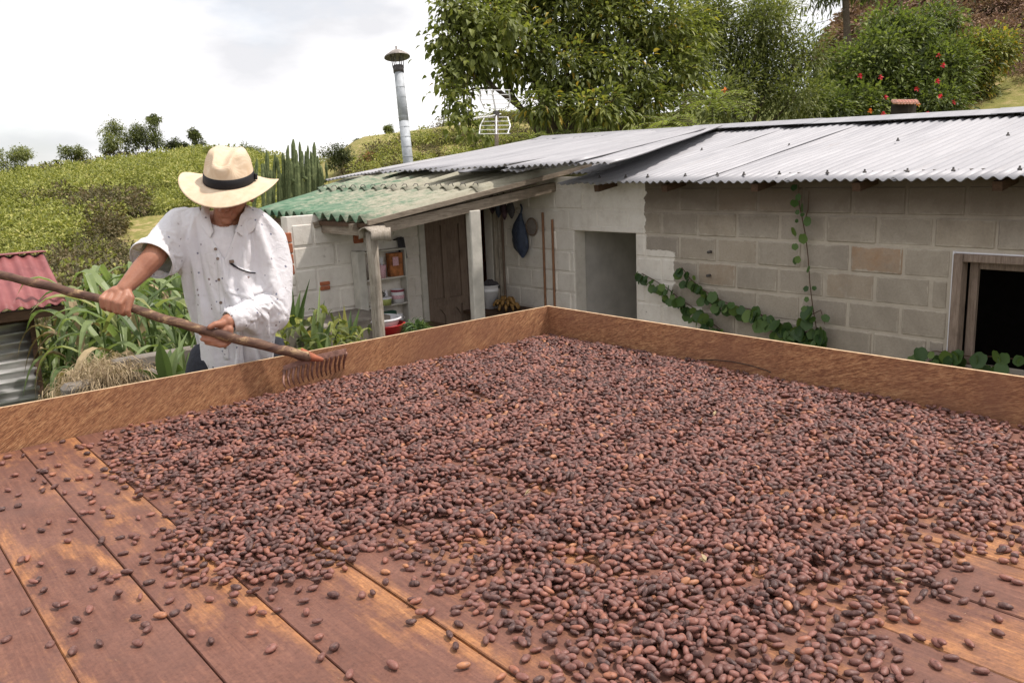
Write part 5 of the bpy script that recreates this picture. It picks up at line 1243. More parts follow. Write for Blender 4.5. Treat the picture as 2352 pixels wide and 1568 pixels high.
# maize
def bladepts(base, az, L, rise, droop, w):
    V = []; F = []; n = 9; d = Vector((math.cos(az), math.sin(az), 0)); s_ = Vector((-d.y, d.x, 0)); tw = random.uniform(-.5, .5)
    for i in range(n):
        t = i/(n-1); p = base+d*(L*(t-.18*t*t*droop))+Vector((0, 0, rise*L*t-droop*L*t*t)); ww = w*(.45+1.4*t*(1-t)*1.6)*(1-t**4)+.0005
        a = tw*t; sv = s_*math.cos(a)+Vector((0, 0, 1))*math.sin(a)*.6; up_ = Vector((0, 0, 1))*ww*.22
        V += [p-sv*ww/2+up_, p, p+sv*ww/2+up_+Vector((0, 0, .004*math.sin(t*19)))]
    for i in range(n-1): k = i*3; F += [(k, k+1, k+4, k+3), (k+1, k+2, k+5, k+4)]
    return V, F
def maize(x, y, h, nl, label, dry=0, z0=0):
    r = root('maize_plant', (x, y, z0), label, 'maize', 'maize plants beside the shed')
    lean = Vector((random.uniform(-.12, .12), random.uniform(-.12, .12), 1)); 
    MB().tube([Vector((x, y, z0)), Vector((x, y, z0))+lean*h*.5, Vector((x, y, z0))+lean*h*.92], [.013, .010, .004], 6).make('stalk', 'corn', r, tone=[.5]*18)
    a0 = random.uniform(0, 6.28)
    for i in range(nl):
        t = .22+.72*i/nl; az = a0+math.pi*(i % 2)+random.uniform(-.7, .7); L_ = random.uniform(.34, .58)*(1.1-.4*abs(t-.6)); isdry = random.random() < dry*(1.2-t)
        V, F = bladepts(Vector((x, y, z0))+lean*h*t, az, L_, random.uniform(1.0, 1.65) if t > .5 else random.uniform(.6, 1.1), random.uniform(.9, 1.7)*(1.4 if isdry else 1), random.uniform(.042, .068))
        MB().add(V, F).make('leaf', 'dry' if isdry else 'corn', r, False, [min(1, max(0, (random.uniform(.2, .85)+.1*(t-.5))))]*len(V))
spots = []
for _ in range(4000):
    px = random.uniform(95, 455); d = random.uniform(4.5, 6.6); c = P(px, 700, d)
    if c.x < .95+(6-c.y)*-.02 and c.y > 5.7: continue
    if c.x < .86 or (px < 150 and d < 5.9): continue
    if all(math.hypot(c.x-a, c.y-b) > .145 for a, b, _, _ in spots): spots.append((c.x, c.y, px, d))
    if len(spots) >= 58: break
for i, (x, y, px, d) in enumerate(sorted(spots, key=lambda s_: s_[3])):
    h = random.uniform(.90, 1.12)*(1.0 if px > 190 else .80)
    side = 'beside the red shed' if px < 200 else ('behind the bare forearm' if px < 310 else 'close behind the man')
    row = 'in the front row' if d < 5.1 else ('amid the patch' if d < 5.8 else 'at the far side of the patch')
    maize(x, y, h, random.choice((6, 7, 7, 8)), 'green maize plant %s, %s' % (row, side), .35 if px < 230 else .12)
for i in range(2): maize(.62+i*.2, 7.2, 1.3+.1*i, 6, 'maize top sticking up behind the red roof' if i else 'pale maize top at the far left behind the red roof', .2)
# weeds under the maize
pos = []
while len(pos) < 9000:
    px = random.uniform(60, 900); d = random.uniform(3.9, 8); c = P(px, 800, d)
    if c.x > 3.2 or c.y < 3.7 or (c.x < .95 and c.y > 5.7): continue
    pos.append((c.x, c.y, random.uniform(0, .32)*random.random()))
n = len(pos); dd = RNG.normal(0, .6, (n, 3)); dd[:, 2] = np.abs(dd[:, 2])+.6
tag(leafobj('undergrowth', *leaves(pos, dd, RNG.uniform(.08, .26, n), RNG.uniform(.012, .045, n), .5, 2, RNG.random(n)*.6), 'leafB'), 'low weeds and grass growing under the maize', 'weeds', kind='stuff')
# concrete trough wall with a hanging mat of dry grass at its left end
ty = 4.15; a = on(262, 832, 'y', ty); b = on(447, 795, 'y', ty)
wt_ = root('garden_wall', ((a.x+b.x)/2+.2, ty, 0), 'low mossy concrete trough wall behind the man, dry grass over its left end', 'wall')
MB().box((a.x, ty, 0), (b.x+.75, ty+.07, (a.z+b.z)/2), bev=.008).make('front', 'conc', wt_)
hz = on(250, 835, 'y', ty)
pos = []; dirs = []
for _ in range(5200):
    x = random.gauss(hz.x+.0, .105); y = ty-random.uniform(-.2, .12); z = hz.z-.045+random.gauss(-.01, .035)-1.2*(x-hz.x)**2
    pos.append((x, y, z)); dirs.append((random.gauss(0, .9), -random.gauss(.35, .5), random.gauss(.12, .6)))
n = len(pos)
tag(leafobj('dry_grass_mat', *leaves(pos, dirs, RNG.uniform(.04, .15, n), .0036, .9, 2, RNG.random(n)), 'hay'), 'tangle of dry straw-coloured grass hanging over the end of the trough wall', 'dry grass', kind='stuff')
c = on(250, 850, 'y', ty); MB().box((hz.x-.22, ty-.10, 0), (hz.x+.20, ty+.0, hz.z-.05), bev=.02).make('mound', 'conc', wt_)
# wide pointed leaves beside the trough
def bladeplant(name, label, cat, base, specs, mat='corn', group=None):
    r = root(name, base, label, cat, group)
    for (x1, y1, d1, wpx, tn) in specs:
        t1 = P(x1, y1, d1); b_ = Vector(base); V = []; F = []; n = 8; L_ = (t1-b_).length; sd = (t1-b_).cross(_f).normalized(); w = wpx*d1/FPX
        for i in range(n):
            t = i/(n-1); p = b_.lerp(t1, t)+Vector((0, 0, .12*L_*math.sin(math.pi*t)))*(.5 if abs((t1-b_).z) > .15 else 1); ww = w*(math.sin(math.pi*(.16+.84*t)**.9)+.0) if i < n-1 else .001
            V += [p-sd*ww/2-_f*ww*.22, p, p+sd*ww/2-_f*ww*.22]
        for i in range(n-1): k = i*3; F += [(k, k+1, k+4, k+3), (k+1, k+2, k+5, k+4)]
        MB().add(V, F).make('leaf', mat, r, False, [tn]*len(V))
    return r
bladeplant('agave', 'agave-like plant with stiff pointed leaves between the trough and the man', 'plant', P(388, 885, 3.95), [(300, 850, 3.9, 13, .5), (366, 784, 3.9, 36, .35), (392, 800, 4.1, 20, .45), (407, 797, 4.0, 26, .55), (428, 800, 4.1, 12, .5), (432, 760, 4.2, 12, .6), (440, 850, 4, 16, .4)])
bladeplant('agave', 'single arching green blade plant rising beside the trouser leg', 'plant', P(425, 880, 4.1), [(412, 762, 4.15, 15, .75), (448, 772, 4.2, 10, .5), (402, 830, 4.0, 18, .3)])
def canna(px, py, d, specs, label, dry=0):
    b = P(px, py, d); return bladeplant('leafy_plant', label, 'plant', b, [(x, y, d+random.uniform(-.15, .15), w, random.uniform(.1, .75) if random.random() > dry else 1.) for x, y, w in specs], 'corn', 'broad-leaved plants below the porch')
canna(668, 850, 4.6, [(672, 660, 26), (690, 668, 20), (655, 700, 30), (700, 706, 22), (712, 640, 12), (640, 720, 26), (705, 760, 26), (680, 720, 24)], 'tall broad-leaved plant with a yellowing top right behind the shirt', .15)
canna(730, 850, 4.4, [(688, 735, 20), (745, 690, 14), (720, 715, 20), (760, 740, 18), (735, 655, 8), (752, 770, 22), (700, 790, 22)], 'broad-leaved plant with one long pale blade in front of the block wall', .1)
canna(800, 830, 4.9, [(790, 700, 14), (806, 712, 14), (778, 716, 14), (826, 708, 12), (770, 750, 16), (815, 745, 14), (838, 752, 10)], 'leafy plant just left of the wooden post base', .25)
canna(760, 860, 4.2, [(728, 780, 22), (778, 790, 22), (800, 800, 18), (752, 765, 18), (820, 788, 14)], 'low bright plant with yellowing tips against the tray side', .4)
canna(640, 860, 4.8, [(648, 700, 24), (662, 735, 24), (632, 690, 20), (676, 780, 22), (690, 800, 22)], 'broad-leaved plant half hidden behind the shirt tail', .1)
pos = []
for _ in range(500):
    px = random.choice((655, 680, 735, 795, 720)); c = P(px+random.gauss(0, 22), 800+random.gauss(0, 30), 4.7+random.gauss(0, .25)); pos.append(tuple(c))
n = 500; dd = RNG.normal(0, .6, (n, 3)); dd[:, 2] = np.abs(dd[:, 2])+.6
tag(leafobj('weeds', *leaves(pos, dd, RNG.uniform(.08, .2, n), RNG.uniform(.02, .05, n), .5, 2, RNG.random(n)), 'leafA'), 'tangle of weeds below the porch plants', 'weeds', kind='stuff')
# concrete step and rubble in front of the shelf wall
st = root('step', (3.3, 6.4, ZG), 'low concrete step in front of the shelf wall', 'step'); p1 = on(690, 758, 'y', 6.2); MB().box((2.9, 6.2, ZG), (3.75, 6.78, p1.z), bev=.01).make('tread', 'conc', st)
# ================================================================== MAN WITH THE RAKE
def capsule(mb, a, b, ra, rb, n=14):
    a, b = Vector(a), Vector(b); d = b-a; L = d.length; z = d.normalized() if L > 1e-6 else Vector((0, 0, 1))
    pts = []; rr = []
    for k in range(4): t = k/4*math.pi/2; pts.append(a-z*ra*math.cos(t)); rr.append(max(.0005, ra*math.sin(t)))
    for k in range(3): pts.append(a.lerp(b, k/2)); rr.append(ra+(rb-ra)*k/2)
    for k in range(1, 5): t = k/4*math.pi/2; pts.append(b+z*rb*math.sin(t)); rr.append(max(.0005, rb*math.cos(t)))
    mb.tube(pts, rr, n)
def chain(mb, pts, rad):
    for (p, q), (a, b) in zip(zip(pts, pts[1:]), zip(rad, rad[1:])): capsule(mb, p, q, a, b)
def ellipsoid(mb, c, ax, M3=None, n=18):
    V = []; F = []; c = Vector(c)
    for i in range(n//2+1):
        t = math.pi*i/(n//2)
        for j in range(n): p = 2*math.pi*j/n; v = Vector((ax[0]*math.sin(t)*math.cos(p), ax[1]*math.sin(t)*math.sin(p), ax[2]*math.cos(t))); V.append(c+(M3 @ v if M3 else v))
    for i in range(n//2):
        for j in range(n): F.append((i*n+j, (i+1)*n+j, (i+1)*n+(j+1) % n, i*n+(j+1) % n))
    mb.add(V, F)
def remesh(mb, vox, smooth=2, fac=.5):
    me = mesh('tmp', mb.V, mb.F); o = bpy.data.objects.new('tmp', me); COL.objects.link(o)
    md = o.modifiers.new('r', 'REMESH'); md.mode = 'VOXEL'; md.voxel_size = vox; md.use_smooth_shade = True
    if smooth: s_ = o.modifiers.new('s', 'SMOOTH'); s_.factor = fac; s_.iterations = smooth
    dg = bpy.context.evaluated_depsgraph_get(); r = bpy.data.meshes.new_from_object(o.evaluated_get(dg)); bpy.data.objects.remove(o); return r
man = root('person', P(560, 1500, 3.6), 'man in a straw hat and white printed shirt leaning over the tray with a rake', 'person')
man.location = (1.33, 3.62, 0)
# --- rake and its geometry
tipL, tipR = Vector((1.315, 2.985, .838)), Vector((1.600, 3.035, .838))
barL, barR = P(651, 846, 3.30), P(795, 806, 3.42)
neck = P(722, 822, 3.33)
HP = [P(700, 816, 3.31), P(640, 803, 3.27), P(520, 772, 3.20), P(390, 735, 3.15), P(265, 697, 3.12), P(130, 662, 3.10), P(0, 630, 3.08), P(-160, 588, 3.06)]
# --- hands: palm and five fingers, closed round the handle
def hand(mb, wrist, palm_c, across, along, out, fingers, thumb):
    """across: direction from index to little knuckle; along: wrist to knuckles; out: back-of-hand normal"""
    for i in range(4):
        k = palm_c+across*(-.030+.020*i)+along*.035; capsule(mb, wrist+across*(-.018+.012*i), k, .0155, .0125)
    ellipsoid(mb, palm_c-out*.004, (.030, .030, .017), Matrix((across, along, out)).transposed())
# frames in camera terms
X_, Y_, Z_ = CR, CU, -_f            # image right, image up, towards the camera
def C3(px, py, d): return P(px, py, d)
body = MB(); handR = MB(); handL = MB()
# right forearm and hand (image left): fist over the handle
elbR, wrR = C3(352, 592, 3.23), C3(283, 664, 3.135)
chain(body, [C3(412, 512, 3.40), C3(372, 560, 3.30), elbR], [.050, .046, .043])
chain(body, [elbR, C3(325, 620, 3.20), C3(300, 647, 3.16), wrR], [.043, .040, .032, .0265])
chain(handR, [C3(318, 628, 3.19), C3(300, 647, 3.16), wrR], [.036, .031, .0265])
hd = (HP[4]-HP[3]).normalized()     # along the handle, towards image left
hc = lambda x: next(HP[i].lerp(HP[i+1], (proj(HP[i])[0]-x)/(proj(HP[i])[0]-proj(HP[i+1])[0])) for i in range(len(HP)-1) if proj(HP[i+1])[0] <= x <= proj(HP[i])[0])
kn = [(288, 684), (275, 678), (260, 675), (246, 677)]
# knuckles lie above the handle, fingers bend over the front and close beneath it
for i, (x, y) in enumerate(kn):
    h = hc(x-3); K = C3(x, y-3, 3.112); capsule(handR, wrR+X_*(.010-.009*i)+Y_*-.004, K, .0165, .0125)
    ln = (1, 1.06, 1, .85)[i]
    p1 = h+Z_*.031+Y_*.004; p2 = h+Z_*.024-Y_*.024*ln; p3 = h-Y_*.029+Z_*.003; p4 = h-Y_*.024-Z_*.012
    chain(handR, [K, p1+(K-h)*.12, p2, p3, p4], [.0125, .0115, .0103, .0096, .0080])
ellipsoid(handR, C3(270, 668, 3.128), (.034, .026, .020))
h = hc(296); chain(handR, [wrR+X_*.012-Y_*.006, C3(300, 684, 3.12), h+Z_*.020-Y_*.012+X_*.004, h+Z_*.012-Y_*.027+X_*.006], [.017, .0145, .0115, .0092])
# left forearm and hand (image right): underhand, thumb on top, fingers open beneath
wrL = C3(523, 738, 3.235)
chain(body, [C3(632, 690, 3.42), C3(575, 716, 3.33), wrL], [.042, .036, .028])
chain(handL, [C3(545, 732, 3.27), wrL], [.031, .027])
h = hc(512); pc = C3(512, 756, 3.225)
ellipsoid(handL, pc-Z_*.006, (.030, .032, .020)); capsule(handL, wrL, pc, .024, .024)
chain(handL, [wrL-X_*.004-Z_*.0, C3(506, 744, 3.20), C3(494, 745, 3.178), C3(482, 751, 3.168)], [.019, .0160, .0125, .0098])      # thumb over the top
fing = [[(508, 772, 3.22), (492, 774, 3.195), (473, 769, 3.190), (460, 765, 3.188)], [(514, 778, 3.225), (496, 783, 3.20), (478, 781, 3.193), (464, 779, 3.19)],
        [(520, 782, 3.23), (506, 789, 3.205), (490, 789, 3.20), (474, 787, 3.20)], [(526, 783, 3.235), (517, 791, 3.212), (505, 793, 3.205), (494, 791, 3.205)]]
for i, f_ in enumerate(fing): q = [C3(*p) for p in f_]; capsule(handL, pc+X_*.008*i, q[0], .017, .0125); chain(handL, q, [.0122, .0112, .0100, .0080 if i else .0076])
# head, neck and trunk under the clothes
H0 = C3(527, 414, 3.335); tilt = R(29); rol = R(5)
n_ = (Y_*math.cos(tilt)+Z_*math.sin(tilt)); n_ = (Matrix.Rotation(-rol, 3, Z_) @ n_).normalized()
fr = (Z_*math.cos(tilt)-Y_*math.sin(tilt)); sd_ = n_.cross(fr).normalized()*-1; fr = sd_.cross(n_).normalized()
if fr.dot(Z_) < 0: fr = -fr
HM = Matrix((sd_, fr, n_)).transposed()          # columns: sideways, forwards, up the crown
hp = lambda s_, f_, u_: H0+sd_*s_+fr*f_+n_*u_
head = MB()
ellipsoid(head, hp(0, -.008, -.015), (.078, .098, .098), HM, 24)
ellipsoid(head, hp(0, .028, -.075), (.062, .062, .075), HM, 22)
ellipsoid(head, hp(0, .050, -.118), (.042, .040, .034), HM, 18)      # jaw and chin
ellipsoid(head, hp(0, .078, -.142), (.021, .014, .015), HM, 14)
for s_ in (-1, 1):
    ellipsoid(head, hp(.030*s_, .075, -.070), (.020, .016, .014), HM, 12)        # cheek
    ellipsoid(head, hp(.079*s_, -.012, -.060), (.011, .018, .031), HM, 12)        # ear
    ellipsoid(head, hp(.028*s_, .083, -.030), (.022, .012, .007), HM, 12)        # brow
    ellipsoid(head, hp(.030*s_, .080, -.043), (.0125, .0105, .0095), HM, 12)       # eyelid
    capsule(head, hp(.022*s_, .089, -.100), hp(.0, .094, -.103), .0055, .0068)     # upper lip
    capsule(head, hp(.018*s_, .087, -.112), hp(.0, .092, -.113), .0060, .0074)
chain(head, [hp(0, .090, -.038), hp(0, .108, -.068), hp(0, .113, -.083)], [.009, .011, .0125])
for s_ in (-1, 1): ellipsoid(head, hp(.012*s_, .100, -.085), (.008, .009, .007), HM, 10)
chain(head, [hp(0, -.01, -.07), C3(522, 520, 3.40), C3(522, 548, 3.43)], [.062, .060, .075])
trunk = [C3(520, 560, 3.42), C3(528, 640, 3.46), C3(540, 740, 3.50), C3(548, 830, 3.53), C3(552, 900, 3.56)]
chain(body, trunk, [.105, .11, .115, .125, .13])
chain(body, [C3(430, 522, 3.42), C3(520, 520, 3.43), C3(618, 545, 3.45)], [.052, .07, .052])
chain(body, [C3(622, 550, 3.44), C3(640, 620, 3.45), C3(634, 690, 3.42)], [.052, .046, .042])
hipL, hipR = C3(515, 900, 3.56), C3(600, 905, 3.58)
for hq, fx_, fy_ in ((hipL, 1.16, 3.56), (hipR, 1.44, 3.66)):
    kn_ = Vector(((hq.x+fx_)/2, (hq.y+fy_)/2-.03, .47)); chain(body, [hq, kn_, Vector((fx_, fy_, .08))], [.085, .058, .042]); capsule(body, (fx_, fy_, .05), (fx_-.08, fy_-.14, .035), .04, .03)
allb = MB(); 
for q in (body, head, handR, handL): allb.add(q.V, q.F)
bme = remesh(allb, .0034, 2, .5)
bob = link('body', bme, 'skin', man)
# --- clothes
def section_loft(secs, n=40):
    """closed body through elliptical sections: (x, y, half width in sight units, half thickness m, depth)"""
    V = []; F = []
    for x, y, hw, ht, d in secs:
        c = C3(x, y, d); w = hw*d/FPX
        for j in range(n):
            a = 2*math.pi*j/n; cx, sx = math.cos(a), math.sin(a); e = .82
            V.append(c+X_*w*math.copysign(abs(cx)**e, cx)+Z_*ht*math.copysign(abs(sx)**e, sx))
    for i in range(len(secs)-1):
        for j in range(n): F.append((i*n+j, i*n+(j+1) % n, (i+1)*n+(j+1) % n, (i+1)*n+j))
    k = (len(secs)-1)*n; F.append(tuple(range(n))[::-1]); F.append(tuple(k+j for j in range(n)))
    return V, F
sh_ = MB()
sh_.add(*section_loft([(524, 474, 40, .055, 3.42), (524, 484, 84, .085, 3.42), (523, 500, 112, .108, 3.425), (524, 530, 121, .125, 3.43), (530, 575, 117, .135, 3.445), (535, 620, 113, .138, 3.46), (536, 665, 107, .138, 3.475), (542, 710, 99, .138, 3.49), (544, 760, 98, .142, 3.505), (549, 800, 102, .148, 3.515), (555, 870, 106, .155, 3.53)]))
# right sleeve: wide, ending in an open cuff above the elbow
sR = [C3(425, 512, 3.42), C3(392, 545, 3.36), C3(364, 577, 3.29), C3(346, 601, 3.235)]
sh_.tube([C3(440, 510, 3.43)]+sR, [.070, .074, .075, .078, .086], 24)
sL = [C3(622, 540, 3.44), C3(641, 590, 3.46), C3(645, 640, 3.45), C3(634, 690, 3.42), C3(590, 708, 3.35), C3(550, 727, 3.285), C3(524, 739, 3.25)]
sh_.tube(sL[:1], [.06], 3) if False else None
chain(sh_, sL[:4], [.062, .060, .056, .057]); chain(sh_, sL[3:6], [.057, .054, .046]); sh_.tube(sL[4:], [.052, .047, .0455], 24)
sme = remesh(sh_, .0092, 3, .5)
bm = bmesh.new(); bm.from_mesh(sme); kill = []
axR = (sR[3]-sR[2]).normalized(); axL = (sL[6]-sL[5]).normalized(); hemz = C3(545, 846, 3.4)
for f in bm.faces:
    c = f.calc_center_median()
    if (c-sR[3]).dot(axR) > -.006 and (c-sR[3]).length < .11: kill.append(f)
    elif (c-sL[6]).dot(axL) > -.004 and (c-sL[6]).length < .07: kill.append(f)
    else:
        x, y, d = proj(c)
        hem = 866 if x > 480 else 866-(480-x)*1.5
        if y > hem+6*math.sin(x*.05) and d > 3.2: kill.append(f)
        # neck opening down to the V of the collar
        elif d < 3.42 and abs(x-(506+(y-470)*.05)) < lerp([(455, 52), (500, 43), (530, 30), (560, 15), (592, 0)], y)-0 and y < 592: kill.append(f)
        elif y < 488 and abs(x-520) < 42: kill.append(f)
bmesh.ops.delete(bm, geom=kill, context='FACES')
# keep the largest piece
bm.verts.ensure_lookup_table()
loose = [v for v in bm.verts if not v.link_faces]; bmesh.ops.delete(bm, geom=loose, context='VERTS')
for _ in range(14):
    nw = {}
    for v in bm.verts:
        es = [e for e in v.link_edges if e.is_boundary]
        if len(es) == 2: nw[v] = v.co*.4+(es[0].other_vert(v).co+es[1].other_vert(v).co)*.3
    for v, c in nw.items(): v.co = c
bm.to_mesh(sme); bm.free()
shirt = link('shirt', sme, 'shirt', man)
# let the cotton settle and crease over the body
import time as _t; _t0 = _t.time()
vg = shirt.vertex_groups.new(name='pin'); sl_ = wloc(shirt)
for v in sme.vertices:
    x, y, d = proj(v.co+sl_)
    w = 0.
    if (v.co+sl_-sR[3]).length < .10 and (v.co+sl_-sR[3]).dot(axR) > -.022: w = 1
    if (v.co+sl_-sL[6]).length < .07 and (v.co+sl_-sL[6]).dot(axL) > -.022: w = 1
    if y < 500 and abs(x-520) < 75: w = 1
    if w: vg.add([v.index], w, 'REPLACE')
cm = bob.modifiers.new('c', 'COLLISION'); bob.collision.thickness_outer = .006; bob.collision.cloth_friction = 12
cl = shirt.modifiers.new('cloth', 'CLOTH'); cs = cl.settings; cs.quality = 5; cs.mass = .12; cs.tension_stiffness = 22; cs.compression_stiffness = 22; cs.shear_stiffness = 8; cs.bending_stiffness = .08
cs.air_damping = 3; cs.vertex_group_mass = 'pin'; cs.shrink_min = -.12; cs.tension_damping = 8; cs.compression_damping = 8
cl.collision_settings.distance_min = .004; cl.collision_settings.collision_quality = 2; cl.collision_settings.use_self_collision = False
cl.point_cache.frame_start = 1; cl.point_cache.frame_end = 60
S.frame_start = 1; S.frame_end = 60
for f_ in range(1, 21): S.frame_set(f_)
dg = bpy.context.evaluated_depsgraph_get(); res = bpy.data.meshes.new_from_object(shirt.evaluated_get(dg))
co_ = np.empty(len(res.vertices)*3); res.vertices.foreach_get('co', co_)
shirt.modifiers.remove(cl); bob.modifiers.remove(cm); S.frame_set(1); S.frame_end = 1
if len(res.vertices) == len(sme.vertices) and np.isfinite(co_).all(): sme.vertices.foreach_set('co', co_)
sme.update(); print('cloth', round(_t.time()-_t0, 1), len(sme.vertices))
for p in sme.polygons: p.use_smooth = True
md = shirt.modifiers.new('thick', 'SOLIDIFY'); md.thickness = .0022; md.offset = 1
md = shirt.modifiers.new('sub', 'SUBSURF'); md.levels = 1; md.render_levels = 1
from mathutils.bvhtree import BVHTree
dg = bpy.context.evaluated_depsgraph_get(); dg.update()
md_hold = None
sl_ = wloc(shirt); BV = BVHTree.FromPolygons([v.co+sl_ for v in sme.vertices], [tuple(p.vertices) for p in sme.polygons])
def onshirt(x, y, off=.004):
    h = BV.ray_cast(CP, ray(x, y).normalized())
    return (h[0]-ray(x, y).normalized()*off) if h[0] is not None else C3(x, y, 3.33)
def patch(name, quad, mat, parent, off=.004, n=8, m_=6, th=.002, bulge=0):
    a, b, c, d = [Vector((*q, 0)) for q in quad]; V = []; F = []
    for i in range(n+1):
        for j in range(m_+1):
            q = a.lerp(b, j/m_).lerp(d.lerp(c, j/m_), i/n); V.append(onshirt(q.x, q.y, off+bulge*math.sin(math.pi*j/m_)))
    w = m_+1
    for i in range(n):
        for j in range(m_): F.append((i*w+j, i*w+j+1, (i+1)*w+j+1, (i+1)*w+j))
    o = MB().add(V, F).make(name, mat, parent, True); s_ = o.modifiers.new('s', 'SOLIDIFY'); s_.thickness = th; s_.offset = 0
    return o
def collar(pts, nm='collar'):
    """folded collar flap: inner edge pts along the neck (image x, y, depth), outer edge lies on the shirt"""
    V = []; F = []; m_ = 6
    for (x0, y0, d0, x1, y1, up) in pts:
        A_ = C3(x0, y0, d0); B2 = onshirt(x1, y1, .006)
        for j in range(m_+1):
            t = j/m_; V.append(A_.lerp(B2, t)+(Y_*.008+Z_*.010)*math.sin(math.pi*t)*up)
    w = m_+1
    for i in range(len(pts)-1):
        for j in range(m_): F.append((i*w+j, i*w+j+1, (i+1)*w+j+1, (i+1)*w+j))
    o = MB().add(V, F).make(nm, 'shirt', shirt, True); s_ = o.modifiers.new('s', 'SOLIDIFY'); s_.thickness = .0025; s_.offset = 0
    u = o.modifiers.new('u', 'SUBSURF'); u.levels = 1; u.render_levels = 1
collar([(486, 462, 3.40, 462, 474, 1), (480, 480, 3.36, 458, 500, 1), (482, 500, 3.33, 462, 522, 1), (486, 516, 3.315, 472, 537, .8), (492, 534, 3.31, 484, 549, .5)])
collar([(562, 470, 3.40, 584, 482, 1), (562, 484, 3.37, 590, 502, 1), (556, 500, 3.34, 588, 524, 1), (548, 514, 3.33, 577, 537, .8), (537, 532, 3.325, 556, 545, .5)])
# white round-necked undershirt in the opening of the shirt
bl_ = wloc(bob); keep = {}; V = []; F = []
bme.calc_loop_triangles() if False else None
for p in bme.polygons:
    x, y, d = proj(p.center+bl_)
    if 519-7*math.cos((x-515)*.045)+0 < y+0 < 640 and abs(x-516) < 62 and d < 3.42 and p.normal.dot(Z_) > .1 and y > 512+12*max(0, 1-((x-514)/34)**2):
        f = []
        for vi in p.vertices:
            if vi not in keep: keep[vi] = len(V); v = bme.vertices[vi]; V.append(v.co+bl_+v.normal*.0055)
            f.append(keep[vi])
        F.append(f)
if F:
    o = MB().add(V, F).make('undershirt', 'cloth_white', man, True); s_ = o.modifiers.new('s', 'SOLIDIFY'); s_.thickness = .003; s_.offset = 1
# placket, buttons, pocket with its dark trim
patch('placket', [(497, 584), (508, 584), (527, 826), (514, 826)], 'shirt', shirt, .0035, 26, 3)
for i, (x, y) in enumerate(((495, 572), (500, 594), (503, 642), (507, 695), (513, 745), (517, 798))):
    c = onshirt(x, y, .006); M3 = Z_.to_track_quat('Z', 'Y').to_matrix()
    MB().lathe(c, [(0, .001), (.0035, .0012), (.0055, .002), (.0062, .0008), (.0062, -.001)], 12, M3).make('button', 'frame', shirt, True)
patch('pocket', [(528, 606), (588, 626), (583, 690), (522, 672)], 'shirt', shirt, .0038, 10, 8, .002)
MB().tube([onshirt(x, y, .008) for x, y in ((528, 603), (536, 609), (547, 616), (560, 622), (575, 626), (587, 627))], [.0045, .0042, .0034, .003, .0028, .0022], 7).make('pocket_trim', 'band', shirt, True)
c = onshirt(532, 601, .008); MB().box(c-Vector((.009, .004, .006)), c+Vector((.009, .004, .007)), bev=.002).make('pocket_tab', 'door', shirt)
# trousers
tr = MB()
tr.add(*section_loft([(556, 775, 90, .105, 3.54), (550, 800, 104, .125, 3.545), (545, 840, 112, .14, 3.55), (542, 900, 116, .145, 3.56), (545, 960, 112, .14, 3.57)]))
for hq, fx_, fy_ in ((C3(490, 940, 3.56), 1.16, 3.56), (C3(598, 945, 3.58), 1.44, 3.66)):
    kn_ = Vector(((hq.x+fx_)/2, (hq.y+fy_)/2-.03, .47)); chain(tr, [hq, kn_, Vector((fx_, fy_, .10))], [.105, .078, .062])
trm = remesh(tr, .014, 3); V0 = [v.co.copy() for v in trm.vertices]
for v in trm.vertices:
    q = v.co*9; v.co += v.normal*.010*mnoise.noise(Vector((q.x, q.y, q.z*3.0)))
link('trousers', trm, 'denim', man)
for fx_, fy_ in ((1.16, 3.56), (1.44, 3.66)):
    s_ = MB(); ellipsoid(s_, (fx_-.04, fy_-.08, .045), (.055, .15, .05), Matrix.Rotation(R(-25), 3, 'Z')); o = s_.make('shoe', 'dark', man, True)
# --- straw hat
na_ = 56; V = []; F = []
def hatpt(a, t):
    """a: angle (0 = to the side, 90 = front); t 0..1 up the side, 1..2 across the top"""
    ca, sa = math.cos(a), math.sin(a); h = .122
    if t <= 1:
        k = 1-.15*t**1.6-.05*t; z = h*(t-.06*t*t); k *= 1-.10*max(0, t-.72)/.28*1.0
    else:
        u = (t-1); k = (1-.15-.05-.10)*(1-u)**.8; z = h*(.94+.10*math.sin(u*math.pi/2))
    s_, f_ = ca*.094*k, sa*.113*k*(1+.04*(sa > 0))
    # lengthwise crease and two pinches at the front
    top = sm(.55, 1.05, t)
    z -= top*.026*math.exp(-(s_/.030)**2)*(1 if t > .9 else .5)*(.75+.55*(f_/.1))
    z += top*.005*math.exp(-((abs(s_)-.045)/.02)**2)
    pin = math.exp(-((f_-.062)/.034)**2)*math.exp(-((abs(s_)-.056)/.022)**2)*sm(.25, .75, t); s_ *= 1-.30*pin; z -= .008*pin
    z -= .012*top*sm(.02, .11, f_)
    return s_, f_, z
NT_ = 30
for i in range(NT_):
    t = i/(NT_-1)*1.985
    for j in range(na_): V.append(hp(*hatpt(2*math.pi*j/na_, t)))
for i in range(NT_-1):
    for j in range(na_): F.append((i*na_+j, i*na_+(j+1) % na_, (i+1)*na_+(j+1) % na_, (i+1)*na_+j))
F.append(tuple((NT_-1)*na_+j for j in range(na_)))
k0 = len(V); NB = 12
for i in range(NB+1):
    u = i/NB
    for j in range(na_):
        a = 2*math.pi*j/na_; ca, sa = math.cos(a), math.sin(a)
        rs, rf = .094+(.188-.094)*u, .113+((.190 if sa > 0 else .182)-.113)*u
        z = .008*(ca*ca)*u**1.6 - .046*max(0, sa)**1.8*u**1.25-.064*max(0, -sa)**1.5*u**1.2 + .0015*math.sin(3*a+.6)*u + .004*u**6
        V.append(hp(ca*rs, sa*rf*(1+.04*(sa > 0)), z))
